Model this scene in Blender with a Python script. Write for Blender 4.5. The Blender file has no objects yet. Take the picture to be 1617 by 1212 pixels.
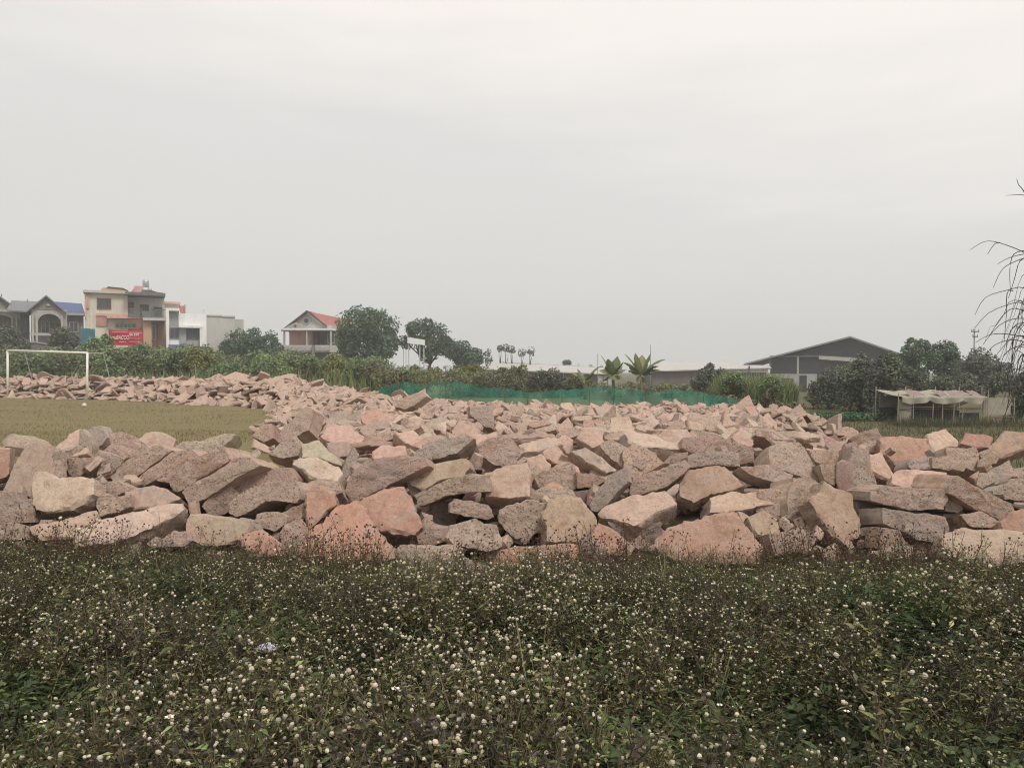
import bpy, math, random
import numpy as np
from mathutils import Vector, Matrix
from mathutils.bvhtree import BVHTree

random.seed(7)
R = np.random.RandomState(11)
SC = bpy.context.scene
COLL = SC.collection
rad = math.radians

# ------------------------------------------------------------------ camera
F, CX, CY, HOR, EYE = 1221.0, 808.5, 606.0, 580.0, 1.6
PITCH = math.atan((CY - HOR) / F)
CP, SP = math.cos(PITCH), math.sin(PITCH)
cam_d = bpy.data.cameras.new("camera")
cam = bpy.data.objects.new("camera", cam_d)
COLL.objects.link(cam)
cam_d.sensor_width = 36.0
cam_d.lens = F / 1617.0 * 36.0
cam_d.clip_end = 4000.0
cam.location = (0, 0, EYE)
cam.rotation_euler = (math.pi / 2 - PITCH, 0, 0)
SC.camera = cam
SC.render.resolution_x, SC.render.resolution_y = 1024, 767


def ray(px, py):
    """direction of the view ray through a photo pixel, with its y component 1"""
    a, b = (px - CX) / F, (CY - py) / F
    y = CP + b * SP
    z = -SP + b * CP
    return np.array([a / y, 1.0, z / y])


def at(px, py, Y):
    return np.array([0, 0, EYE]) + ray(px, py) * Y


def proj(p):
    x, y, z = p[0], p[1], p[2] - EYE
    d = y * CP - z * SP
    return CX + F * x / d, CY - F * (y * SP + z * CP) / d


# ------------------------------------------------------------------ scene helpers
def tag(o, label=None, cat=None, group=None, kind=None):
    if label: o["label"] = label
    if cat: o["category"] = cat
    if group: o["group"] = group
    if kind: o["kind"] = kind
    return o


def link(name, me, parent=None, loc=None):
    o = bpy.data.objects.new(name, me)
    COLL.objects.link(o)
    if loc is not None: o.location = loc
    if parent is not None: o.parent = parent
    return o


def empty(name, loc, label, cat, group=None, rz=0.0):
    o = bpy.data.objects.new(name, None)
    COLL.objects.link(o)
    o.empty_display_size = 0.2
    o.location = loc
    o.rotation_euler = (0, 0, rz)
    return tag(o, label, cat, group)


def np_mesh(name, V, faces, mats, midx=None, smooth=None, attrs=None):
    """V (n,3); faces: list of int arrays (m,k); midx: list of per-array material index or arrays"""
    me = bpy.data.meshes.new(name)
    V = np.asarray(V, np.float32)
    faces = [np.asarray(f, np.int32) for f in faces if len(f)]
    nl = sum(f.size for f in faces)
    npoly = sum(len(f) for f in faces)
    me.vertices.add(len(V)); me.vertices.foreach_set("co", V.ravel())
    me.loops.add(nl); me.loops.foreach_set("vertex_index", np.concatenate([f.ravel() for f in faces]))
    me.polygons.add(npoly)
    tot = np.concatenate([np.full(len(f), f.shape[1], np.int32) for f in faces])
    st = np.concatenate([[0], np.cumsum(tot)[:-1]]).astype(np.int32)
    me.polygons.foreach_set("loop_start", st)
    if midx is not None:
        mi = np.concatenate([np.full(len(f), m, np.int32) if np.isscalar(m) else np.asarray(m, np.int32) for f, m in zip(faces, midx)])
        me.polygons.foreach_set("material_index", mi)
    me.update(calc_edges=True)
    if smooth is not None:
        me.polygons.foreach_set("use_smooth", np.full(npoly, bool(smooth)) if np.isscalar(smooth) else smooth)
    for m in (mats if isinstance(mats, (list, tuple)) else [mats]):
        me.materials.append(m)
    for k, (typ, arr) in (attrs or {}).items():
        a = me.attributes.new(k, typ, "POINT")
        a.data.foreach_set("color" if "COLOR" in typ else "value", np.asarray(arr, np.float32).ravel())
    return me


class MB:
    """collects boxes, prisms and tubes into one mesh"""
    def __init__(s): s.v, s.f = [], []

    def add(s, vs, fs):
        n = len(s.v); s.v += [tuple(map(float, p)) for p in vs]; s.f += [tuple(i + n for i in f) for f in fs]; return s

    def box(s, x0, y0, z0, x1, y1, z1):
        x0, x1 = min(x0, x1), max(x0, x1); y0, y1 = min(y0, y1), max(y0, y1); z0, z1 = min(z0, z1), max(z0, z1)
        v = [(x0, y0, z0), (x1, y0, z0), (x1, y1, z0), (x0, y1, z0), (x0, y0, z1), (x1, y0, z1), (x1, y1, z1), (x0, y1, z1)]
        return s.add(v, [(3, 2, 1, 0), (4, 5, 6, 7), (0, 1, 5, 4), (1, 2, 6, 5), (2, 3, 7, 6), (3, 0, 4, 7)])

    def prism(s, pts, y0, y1):
        """polygon pts (x,z), counterclockwise seen from the front, pushed from y0 to y1"""
        n = len(pts)
        a = sum(pts[i][0] * pts[(i + 1) % n][1] - pts[(i + 1) % n][0] * pts[i][1] for i in range(n))
        if a < 0: pts = pts[::-1]
        v = [(x, y0, z) for x, z in pts] + [(x, y1, z) for x, z in pts]
        fs = [tuple(range(n)), tuple(range(2 * n - 1, n - 1, -1))] + [(i, i + n, (i + 1) % n + n, (i + 1) % n) for i in range(n)]
        return s.add(v, fs)

    def quad(s, a, b, c, d): return s.add([a, b, c, d], [(0, 1, 2, 3)])

    def slab(s, a, b, c, d, t):
        """roof plane: the quad a b c d thickened downwards by t"""
        lo = [(p[0], p[1], p[2] - t) for p in (a, b, c, d)]
        return s.add([a, b, c, d] + lo, [(0, 1, 2, 3), (7, 6, 5, 4), (0, 4, 5, 1), (1, 5, 6, 2), (2, 6, 7, 3), (3, 7, 4, 0)])

    def tube(s, pts, rr, n=6):
        pts = [np.asarray(p, float) for p in pts]
        if np.isscalar(rr): rr = [rr] * len(pts)
        vs, fs = [], []
        for i, p in enumerate(pts):
            d = pts[min(i + 1, len(pts) - 1)] - pts[max(i - 1, 0)]
            d /= np.linalg.norm(d) + 1e-9
            u = np.cross(d, [0, 0, 1.0]) if abs(d[2]) < .95 else np.cross(d, [1.0, 0, 0])
            u /= np.linalg.norm(u); w = np.cross(d, u)
            for k in range(n):
                a = 2 * math.pi * k / n
                vs.append(p + rr[i] * (math.cos(a) * u + math.sin(a) * w))
        for i in range(len(pts) - 1):
            for k in range(n):
                k2 = (k + 1) % n
                fs.append((i * n + k, (i + 1) * n + k, (i + 1) * n + k2, i * n + k2))
        fs.append(tuple(range(n))); fs.append(tuple(range(len(pts) * n - 1, (len(pts) - 1) * n - 1, -1)))
        return s.add(vs, fs)

    def lathe(s, prof, cx, cy, n=12):
        vs, fs = [], []
        for r, z in prof:
            for k in range(n):
                a = 2 * math.pi * k / n
                vs.append((cx + r * math.cos(a), cy + r * math.sin(a), z))
        for i in range(len(prof) - 1):
            for k in range(n):
                k2 = (k + 1) % n
                fs.append((i * n + k, i * n + k2, (i + 1) * n + k2, (i + 1) * n + k))
        fs.append(tuple(range(n - 1, -1, -1))); m = (len(prof) - 1) * n; fs.append(tuple(range(m, m + n)))
        return s.add(vs, fs)

    def build(s, name, mat, parent=None, loc=None, smooth=False):
        me = bpy.data.meshes.new(name)
        off = np.array(loc if loc is not None else (0, 0, 0), float)
        if parent is not None: off = np.array(WORLD_OF(parent))
        me.from_pydata([tuple(np.array(p) - off) for p in s.v], [], s.f)
        me.materials.append(mat)
        if smooth: me.polygons.foreach_set("use_smooth", [True] * len(me.polygons))
        me.update()
        return link(name, me, parent, None if parent is not None else off)


def WORLD_OF(o):
    p = np.array(o.location, float)
    while o.parent is not None:
        o = o.parent; p = p + np.array(o.location, float)
    return p


# ------------------------------------------------------------------ noise
def hash3(i, j, k, s):
    h = (i * 374761393 + j * 668265263 + k * 2147483647 + s * 974634777) & 0xFFFFFFFF
    h = ((h ^ (h >> 13)) * 1274126177) & 0xFFFFFFFF
    return ((h ^ (h >> 16)) & 0xFFFF) / 65535.0


def vnoise(P, s=0):
    P = np.asarray(P, float)
    I = np.floor(P).astype(np.int64); f = P - I; f = f * f * (3 - 2 * f)
    o = 0
    for a in (0, 1):
        wa = f[..., 0] if a else 1 - f[..., 0]
        for b in (0, 1):
            wb = f[..., 1] if b else 1 - f[..., 1]
            for c in (0, 1):
                wc = f[..., 2] if c else 1 - f[..., 2]
                o = o + wa * wb * wc * hash3(I[..., 0] + a, I[..., 1] + b, I[..., 2] + c, s)
    return o * 2 - 1


def sstep(a, b, x):
    t = np.clip((np.asarray(x, float) - a) / (b - a), 0, 1); return t * t * (3 - 2 * t)


# ------------------------------------------------------------------ materials
class NT:
    def __init__(s, name, rough=.85, spec=.25):
        s.m = bpy.data.materials.new(name); s.m.use_nodes = True
        s.t = s.m.node_tree; s.t.nodes.clear()
        s.out = s.n("ShaderNodeOutputMaterial"); s.b = s.n("ShaderNodeBsdfPrincipled")
        s.b.inputs["Roughness"].default_value = rough
        s.b.inputs["Specular IOR Level"].default_value = spec
        s.l(s.b.outputs[0], s.out.inputs[0])

    def n(s, typ, **kw):
        x = s.t.nodes.new(typ)
        for k, v in kw.items(): setattr(x, k, v)
        return x

    def l(s, a, b): s.t.links.new(a, b)

    def put(s, sock, v):
        if hasattr(v, "is_output"): s.l(v, sock)
        else: sock.default_value = (v[0], v[1], v[2], 1) if isinstance(v, (tuple, list)) and sock.type == "RGBA" else v

    def pos(s): return s.n("ShaderNodeNewGeometry").outputs["Position"]
    def obj(s): return s.n("ShaderNodeTexCoord").outputs["Object"]
    def attr(s, nm, what="Color"): return s.n("ShaderNodeAttribute", attribute_name=nm).outputs[what]

    def noise(s, vec, scale, detail=4, rough=.6, out="Fac"):
        x = s.n("ShaderNodeTexNoise"); s.l(vec, x.inputs["Vector"])
        x.inputs["Scale"].default_value = scale; x.inputs["Detail"].default_value = detail; x.inputs["Roughness"].default_value = rough
        return x.outputs[out]

    def voro(s, vec, scale, out="Distance", feat="F1"):
        x = s.n("ShaderNodeTexVoronoi", feature=feat); s.l(vec, x.inputs["Vector"]); x.inputs["Scale"].default_value = scale
        return x.outputs[out]

    def stretch(s, vec, sx, sy, sz):
        x = s.n("ShaderNodeMapping"); s.l(vec, x.inputs[0]); x.inputs["Scale"].default_value = (sx, sy, sz); return x.outputs[0]

    def ramp(s, fac, *stops):
        x = s.n("ShaderNodeValToRGB"); e = x.color_ramp.elements
        while len(e) < len(stops): e.new(.5)
        for k, (p, c) in enumerate(stops):
            e[k].position = p; e[k].color = (c, c, c, 1) if np.isscalar(c) else (*c, 1)
        s.l(fac, x.inputs[0]); return x.outputs[0]

    def mix(s, fac, a, b, mode="MIX"):
        x = s.n("ShaderNodeMix", data_type="RGBA", blend_type=mode)
        s.put(x.inputs[0], fac); s.put(x.inputs[6], a); s.put(x.inputs[7], b); return x.outputs[2]

    def math(s, op, a, b=0.0):
        x = s.n("ShaderNodeMath", operation=op); s.put(x.inputs[0], a); s.put(x.inputs[1], b); return x.outputs[0]

    def bump(s, h, strength, dist):
        x = s.n("ShaderNodeBump"); s.put(x.inputs["Strength"], strength); x.inputs["Distance"].default_value = dist
        s.l(h, x.inputs["Height"]); s.l(x.outputs[0], s.b.inputs["Normal"])

    def color(s, c): s.put(s.b.inputs["Base Color"], c); return s


_mats = {}


def plain(name, col, rough=.8, var=.25, scale=2.0, spec=.25, metal=0.0, stain=None):
    """painted or raw surface with uneven tone"""
    if name in _mats: return _mats[name]
    k = NT(name, rough, spec); p = k.pos()
    n1 = k.noise(p, scale, 5, .65)
    lo = tuple(c * (1 - var) for c in col); hi = tuple(min(1, c * (1 + var * .6)) for c in col)
    c = k.ramp(n1, (.3, lo), (.7, hi))
    if stain:
        n2 = k.noise(k.stretch(p, 3, 3, .35), scale * 1.2, 5, .7)
        c = k.mix(k.ramp(n2, (.52, 0.0), (.75, .75)), c, stain)
    k.color(c); k.b.inputs["Metallic"].default_value = metal
    k.bump(k.noise(p, scale * 12, 3), .15, .01)
    _mats[name] = k.m; return k.m


def leaf_mat(name, tint=(1, 1, 1)):
    """foliage: per-leaf colour stored on the mesh, light passing through"""
    if name in _mats: return _mats[name]
    k = NT(name, .6, .3)
    c = k.attr("col")
    c = k.mix(1.0, c, tint, "MULTIPLY")
    k.color(c)
    tr = k.n("ShaderNodeBsdfTranslucent"); k.l(c, tr.inputs[0])
    mx = k.n("ShaderNodeMixShader"); mx.inputs[0].default_value = .25
    k.l(k.b.outputs[0], mx.inputs[1]); k.l(tr.outputs[0], mx.inputs[2]); k.l(mx.outputs[0], k.out.inputs[0])
    _mats[name] = k.m; return k.m


# ------------------------------------------------------------------ sky, sun, air
SUN_EL, SUN_AZ = rad(52), rad(142)      # azimuth from +Y towards +X
w = bpy.data.worlds.new("World"); SC.world = w; w.use_nodes = True
t = w.node_tree; t.nodes.clear()


def wn(typ, **kw):
    x = t.nodes.new(typ)
    for a, b in kw.items(): setattr(x, a, b)
    return x


wo = wn("ShaderNodeOutputWorld")
sky = wn("ShaderNodeTexSky", sky_type="NISHITA"); sky.sun_disc = False
sky.sun_elevation = SUN_EL; sky.sun_rotation = SUN_AZ; sky.dust_density = 4.0
hs = wn("ShaderNodeHueSaturation"); hs.inputs["Saturation"].default_value = .12
t.links.new(sky.outputs[0], hs.inputs["Color"])
bg1 = wn("ShaderNodeBackground"); bg1.inputs[1].default_value = .07; t.links.new(hs.outputs[0], bg1.inputs[0])
tc = wn("ShaderNodeTexCoord")
sep = wn("ShaderNodeSeparateXYZ"); t.links.new(tc.outputs["Generated"], sep.inputs[0])
# cloud deck: paler overhead, greyer low down, brighter towards the hidden sun on the right
m1 = wn("ShaderNodeMath", operation="MULTIPLY"); m1.inputs[1].default_value = .16; t.links.new(sep.outputs[0], m1.inputs[0])
m2 = wn("ShaderNodeMath", operation="ADD"); t.links.new(sep.outputs[2], m2.inputs[0]); t.links.new(m1.outputs[0], m2.inputs[1])
mp = wn("ShaderNodeMapping"); mp.inputs["Scale"].default_value = (1.0, 1.0, 6.0); t.links.new(tc.outputs["Generated"], mp.inputs[0])
cn = wn("ShaderNodeTexNoise"); cn.inputs["Scale"].default_value = 2.6; cn.inputs["Detail"].default_value = 5; cn.inputs["Roughness"].default_value = .5
t.links.new(mp.outputs[0], cn.inputs["Vector"])
m3 = wn("ShaderNodeMath", operation="MULTIPLY_ADD"); m3.inputs[1].default_value = .26; m3.inputs[2].default_value = -.13
t.links.new(cn.outputs[0], m3.inputs[0])
m4 = wn("ShaderNodeMath", operation="ADD"); t.links.new(m2.outputs[0], m4.inputs[0]); t.links.new(m3.outputs[0], m4.inputs[1])
rp = wn("ShaderNodeValToRGB"); t.links.new(m4.outputs[0], rp.inputs[0])
els = rp.color_ramp.elements
SKYSTOPS = [(0.0, (.675, .672, .64)), (.10, (.685, .68, .66)), (.22, (.71, .70, .685)), (.42, (.90, .855, .812)), (1.0, (.98, .955, .93))]
while len(els) < len(SKYSTOPS): els.new(.5)
for e, (p_, c_) in zip(els, SKYSTOPS): e.position = p_; e.color = (*c_, 1)
bg2 = wn("ShaderNodeBackground"); bg2.inputs[1].default_value = 1.17; t.links.new(rp.outputs[0], bg2.inputs[0])
ms = wn("ShaderNodeMixShader"); ms.inputs[0].default_value = .9
t.links.new(bg1.outputs[0], ms.inputs[1]); t.links.new(bg2.outputs[0], ms.inputs[2]); t.links.new(ms.outputs[0], wo.inputs[0])

sd = bpy.data.lights.new("sun", "SUN"); sd.energy = 2.1; sd.angle = rad(17); sd.color = (1.0, .965, .91)
so = bpy.data.objects.new("sun", sd); COLL.objects.link(so)
dirv = Vector((math.sin(SUN_AZ) * math.cos(SUN_EL), math.cos(SUN_AZ) * math.cos(SUN_EL), math.sin(SUN_EL)))
so.rotation_euler = dirv.to_track_quat("Z", "Y").to_euler(); so.location = (20, 20, 60)

SC.view_settings.view_transform = "Standard"; SC.view_settings.look = "None"
SC.view_settings.exposure = 0; SC.view_settings.gamma = 1
SC.cycles.use_denoising = True; SC.cycles.filter_width = 1.05
SC.cycles.max_bounces = 6; SC.cycles.transparent_max_bounces = 8; SC.cycles.volume_bounces = 0

# ------------------------------------------------------------------ pile outline and terrain
PILE = np.array([(-9.5, 6.5), (-4, 6.25), (-1, 5.95), (2, 5.9), (5, 5.9), (9.5, 5.9), (9.5, 10.4), (5.3, 10.7), (5.9, 14), (7.9, 17), (8.8, 21), (7.4, 24.5),
                 (0, 27.5), (-5.7, 32), (-9, 37), (-29, 45.5), (-34, 46), (-34, 43), (-29, 41.5), (-18.7, 37.2), (-14, 33.4), (-9.6, 29.6), (-8.3, 26.5), (-6.1, 17.8), (-3.4, 10.8), (-9.5, 10.6)])


def inside(poly, P):
    P = np.asarray(P, float); x, y = P[..., 0], P[..., 1]; c = np.zeros(x.shape, bool)
    n = len(poly)
    for i in range(n):
        x0, y0 = poly[i]; x1, y1 = poly[(i + 1) % n]
        if y0 == y1: continue
        c ^= ((y0 > y) != (y1 > y)) & (x < (x1 - x0) * (y - y0) / (y1 - y0) + x0)
    return c


def bdist(poly, P):
    P = np.asarray(P, float); d = np.full(P.shape[:-1], 1e9); n = len(poly)
    for i in range(n):
        a, b = np.array(poly[i], float), np.array(poly[(i + 1) % n], float); ab = b - a
        tt = np.clip(((P - a) @ ab) / (ab @ ab), 0, 1)
        d = np.minimum(d, np.linalg.norm(P - (a + tt[..., None] * ab), axis=-1))
    return d


def pile_h(P):
    """height of the rubble surface above the ground"""
    P = np.asarray(P, float)
    d = np.where(inside(PILE, P), bdist(PILE, P), 0)
    H = .66 + .1 * vnoise(np.concatenate([P * .45, np.zeros(P.shape[:-1] + (1,))], -1), 3)
    H = H + .16 * np.exp(-(((P[..., 0] - 6.6) / 1.5) ** 2 + ((P[..., 1] - 18.5) / 2) ** 2))
    H = H + .14 * sstep(-2.5, -4.0, P[..., 0]) * sstep(12, 10, P[..., 1])
    H = H - .27 * sstep(11, 22, P[..., 1]) * sstep(-7, -3, P[..., 0]) + .34 * sstep(29, 36, P[..., 1])
    return H * sstep(0, 1.9, d) ** .8


def terrain(P):
    P = np.asarray(P, float)
    z = -1.3 * sstep(48, 76, P[..., 1])
    return z


# ground: one sheet, fine near the camera, reaching far out
def ground_grid():
    ys = np.concatenate([np.arange(-12, 48, .5), np.arange(48, 100, 2.0), np.geomspace(100, 420, 10)])
    xs = np.concatenate([-np.geomspace(60, 430, 9)[::-1], np.arange(-58, 58.1, 1.0), np.geomspace(60, 430, 9)])
    X, Y = np.meshgrid(xs, ys); P = np.stack([X, Y], -1)
    Z = terrain(P) + np.maximum(pile_h(P) - .42, 0) * .9
    Z += .03 * vnoise(np.stack([X * .8, Y * .8, X * 0], -1), 5) * (np.abs(X) < 70)
    V = np.stack([X, Y, Z], -1).reshape(-1, 3); nx, ny = len(xs), len(ys)
    i = np.arange(nx * ny).reshape(ny, nx)
    Fq = np.stack([i[:-1, :-1], i[:-1, 1:], i[1:, 1:], i[1:, :-1]], -1).reshape(-1, 4)
    k = NT("bare_and_grassy_soil", .95, .1); p = k.pos()
    big = k.noise(p, .22, 5, .6); mid = k.noise(k.stretch(p, .5, 1.6, 1), 1.1, 5, .65); fine = k.noise(p, 14, 5, .7)
    grass = k.mix(k.ramp(mid, (.35, 0.0), (.68, 1.0)), (.190, .150, .072), (.145, .130, .060))
    grass = k.mix(k.ramp(big, (.5, 0.0), (.75, .8)), grass, (.22, .155, .088))
    grass = k.mix(k.ramp(fine, (.35, 0.0), (.7, .55)), grass, (.235, .19, .10))
    soil = k.mix(k.ramp(fine, (.3, 0.0), (.7, 1.0)), (.035, .026, .018), (.075, .055, .036))
    sp = k.n("ShaderNodeSeparateXYZ"); k.l(p, sp.inputs[0])
    near = k.ramp(k.math("DIVIDE", sp.outputs[1], 40.0), (.26, 0.0), (.30, 1.0))
    plot = k.mix(k.ramp(fine, (.3, 0.0), (.7, 1.0)), (.085, .075, .040), (.125, .115, .058))
    grass = k.mix(k.ramp(k.math("ADD", sp.outputs[0], k.math("MULTIPLY", mid, 1.5)), (.0, 0.0), (1.0, 1.0)), grass, plot) if False else k.mix(k.ramp(k.math("MULTIPLY", k.math("ADD", sp.outputs[0], k.math("MULTIPLY", mid, 2.0)), .1), (.50, 0.0), (.62, 1.0)), grass, plot)
    k.color(k.mix(near, soil, grass)); k.bump(fine, .5, .05)
    me = np_mesh("ground", V, [Fq], k.m, smooth=True)
    tag(link("ground", me), kind="structure")


ground_grid()
# ------------------------------------------------------------------ broken slabs
def slab_material():
    k = NT("broken_pavement_concrete", .93, .12)
    p = k.pos(); cap = k.attr("cap", "Fac"); tint = k.attr("tint")
    # broken body: mortar and aggregate
    v = k.n("ShaderNodeTexVoronoi", feature="F1"); v.inputs["Scale"].default_value = 42; k.l(p, v.inputs["Vector"])
    cs = k.n("ShaderNodeSeparateColor"); k.l(v.outputs["Color"], cs.inputs[0])
    peb = k.ramp(cs.outputs[0], (.0, (.12, .095, .08)), (.35, (.30, .24, .185)), (.6, (.40, .32, .245)), (.85, (.33, .30, .27)), (1.0, (.56, .47, .37)))
    base = k.mix(.62, tint, (.50, .37, .295))
    n1 = k.noise(p, 6, 7, .72); n4 = k.noise(p, 70, 4, .8); n5 = k.noise(p, 24, 6, .78)
    body = k.mix(k.ramp(n1, (.36, 0.0), (.66, .7)), base, k.mix(.4, tint, (.57, .45, .36)))
    body = k.mix(k.ramp(n5, (.36, .7), (.48, 0.0)), body, k.mix(.55, base, (.14, .105, .085)))
    stone = k.math("MULTIPLY", k.ramp(v.outputs["Distance"], (.30, 1.0), (.48, 0.0)), k.ramp(cs.outputs[1], (.45, 0.0), (.55, .75)))
    body = k.mix(stone, body, peb)
    body = k.mix(k.ramp(n4, (.34, .6), (.46, 0.0)), body, (.12, .095, .075))
    body = k.mix(k.ramp(n4, (.58, 0.0), (.72, .6)), body, (.62, .52, .41))
    # trowelled faces: dusty pink to tan, stained, worn through in places
    n2 = k.noise(p, 2.4, 6, .65); n3 = k.noise(p, 22, 6, .75)
    tf = k.mix(.12, tint, (.58, .45, .36)); face = k.mix(k.ramp(n2, (.34, 0.0), (.62, .75)), tf, k.mix(.5, tint, (.57, .455, .355)))
    face = k.mix(k.ramp(n3, (.38, .65), (.53, 0.0)), face, k.mix(.5, tint, (.15, .10, .075)))
    face = k.mix(k.ramp(k.noise(p, 9, 7, .75), (.40, .5), (.52, 0.0)), face, k.mix(.45, tint, (.20, .12, .085)))
    face = k.mix(k.ramp(n4, (.56, 0.0), (.72, .55)), face, (.64, .53, .43))
    worn = k.ramp(k.noise(p, 4.2, 8, .76), (.51, 0.0), (.60, .9))
    face = k.mix(worn, face, body)
    em = k.math("ADD", cap, k.math("MULTIPLY", k.math("SUBTRACT", n3, .5), .9))
    edge = k.ramp(em, (.42, 0.0), (.60, 1.0))
    col = k.mix(edge, body, face)
    # fresh pale chips along the arrises, cement-grey patches, earth stains
    col = k.mix(k.ramp(em, (.30, 0.0), (.48, .55), (.66, 0.0)), col, (.68, .57, .46))
    col = k.mix(k.ramp(k.noise(p, 1.9, 6, .65), (.58, 0.0), (.70, .55)), col, (.34, .30, .275))
    col = k.mix(k.ramp(k.noise(p, 2.7, 7, .75), (.54, 0.0), (.68, .62)), col, (.27, .15, .095))
    col = k.mix(k.ramp(k.noise(p, 5.3, 8, .8), (.56, 0.0), (.68, .6)), col, (.145, .115, .095))
    k.color(col)
    hb = k.math("ADD", k.math("MULTIPLY", stone, .3), k.math("ADD", k.math("MULTIPLY", n5, 1.1), k.math("MULTIPLY", n4, .4)))
    hf = k.math("ADD", k.math("MULTIPLY", k.noise(p, 55, 6, .75), .35), k.math("MULTIPLY", n3, .35))
    h = k.n("ShaderNodeMix", data_type="FLOAT"); k.l(edge, h.inputs[0]); k.l(hb, h.inputs[2]); k.l(hf, h.inputs[3])
    k.bump(h.outputs[0], 1.0, .024)
    return k.m


SLAB = slab_material()
TINT = dict(pink=(.52, .335, .27), orange=(.42, .215, .15), tan=(.45, .325, .25), cream=(.57, .425, .32), grey=(.35, .30, .27), brown=(.335, .22, .155),
            green=(.40, .37, .28), mauve=(.37, .25, .22), dark=(.15, .128, .115), red=(.385, .215, .175), pale=(.50, .40, .31))
WORD = dict(pink="dusty pink", orange="brick-orange", tan="tan", cream="cream", grey="grey", brown="brown", green="greenish", mauve="mauve", dark="dark grey", red="reddish", pale="pale")


def slab_geo(poly, T, smooth_face, seed, M=64, K=7, C=6, rough=1.0):
    """broken slab: outline poly in its own XY plane, face at z=0, body down to -T.
    Returns vertices, quads, tris and the 'cap' mask (1 = trowelled face)."""
    rs = np.random.RandomState(seed)
    poly = np.asarray(poly, float); n = len(poly)
    nx = np.roll(poly, -1, 0); L = np.linalg.norm(nx - poly, axis=1); per = L.sum()
    cnt = np.maximum(1, np.round(M * L / per).astype(int))
    pts = np.concatenate([poly[i] + (nx[i] - poly[i]) * (np.arange(cnt[i]) / cnt[i])[:, None] for i in range(n)])
    m = len(pts); cen = poly.mean(0)
    size = math.sqrt(abs(np.sum(poly[:, 0] * nx[:, 1] - nx[:, 0] * poly[:, 1])) / 2) + .02
    amp = rough * min(.030, .05 * size)
    so = rs.rand(3) * 100
    # ragged outline
    q = np.concatenate([pts, np.zeros((m, 1))], 1)
    out = (pts - cen); out /= np.linalg.norm(out, axis=1)[:, None] + 1e-9
    jag = vnoise(q * 9 / max(size, .1) * .35 + so, seed) * amp * .9 + vnoise(q * 34 + so, seed + 1) * amp * .55
    pts = pts + out * jag[:, None]
    # a little rounding of corners
    pts = pts * .94 + (np.roll(pts, 1, 0) + np.roll(pts, -1, 0)) * .03
    rings = []; caps = []
    fr = np.linspace(1, 0, C + 1)[:-1][::-1] if C > 1 else np.array([1.0])
    cap_in = 1.0 if smooth_face else 0.0
    tilt = rs.uniform(-.25, .25, 2); taper = rs.uniform(-.12, .16)
    def disp(P3, a):
        return (vnoise(P3 * 8 + so, seed + 2) + .8 * vnoise(P3 * 19 + so, seed + 3) + .6 * vnoise(P3 * 43 + so, seed + 4)) * a
    for r in fr:                                   # front cap, centre outwards
        p2 = cen + (pts - cen) * (r if r < 1 else .985)
        P3 = np.concatenate([p2, np.zeros((m, 1))], 1)
        if smooth_face:
            z = disp(P3 * .35, .006) + disp(P3, .0015)
            if r == 1: z -= np.maximum(0, vnoise(P3 * 11 + so, seed + 5)) * .03 * rough + .004
        else:
            z = disp(P3, amp * .62) - (r ** 5) * amp * .35
        P3[:, 2] += np.clip(z, -T * .3, T * .3) ; rings.append(P3); caps.append(np.full(m, cap_in))
    for kk in range(1, K):                         # broken or sawn sides
        tt = kk / K
        grow = 1 + taper * (tt - .3) + .025 * math.sin(math.pi * tt)
        p2 = cen + (pts - cen) * grow
        P3 = np.concatenate([p2, np.full((m, 1), -T * tt)], 1)
        d = disp(P3 * np.array([1, 1, 1.0]), amp * (.75 if smooth_face else .22))
        P3[:, :2] += out * d[:, None]
        rings.append(P3); caps.append(np.full(m, 0.0 if smooth_face else (.75 if rs.rand() < .8 else .4)))
    gb = 1 + taper * .7
    for r in (.97, .55):
        p2 = cen + (pts - cen) * gb * r
        P3 = np.concatenate([p2, np.full((m, 1), -T)], 1); P3[:, 2] += disp(P3, amp * .5) + (1 - r) * -.01
        rings.append(P3); caps.append(np.zeros(m))
    V = np.concatenate([rings[0].mean(0)[None], *rings, rings[-1].mean(0)[None]]); cap = np.concatenate([[cap_in], *caps, [0.0]])
    V[:, 2] += (V[:, 0] * tilt[0] + V[:, 1] * tilt[1]) * np.clip(-V[:, 2] / T, 0, 1) * .5
    nr = len(rings); i = np.arange(m); j = (i + 1) % m
    tris = [np.stack([np.zeros(m, int), 1 + i, 1 + j], 1)]
    quads = [np.stack([1 + a * m + i, 1 + (a + 1) * m + i, 1 + (a + 1) * m + j, 1 + a * m + j], 1) for a in range(nr - 1)]
    last = 1 + nr * m
    tris.append(np.stack([np.full(m, last), 1 + (nr - 1) * m + j, 1 + (nr - 1) * m + i], 1))
    area = np.sum(poly[:, 0] * nx[:, 1] - nx[:, 0] * poly[:, 1])
    Q, Tt = np.concatenate(quads), np.concatenate(tris)
    if area < 0: Q, Tt = Q[:, ::-1], Tt[:, ::-1]
    return V, Q, Tt, cap


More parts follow.
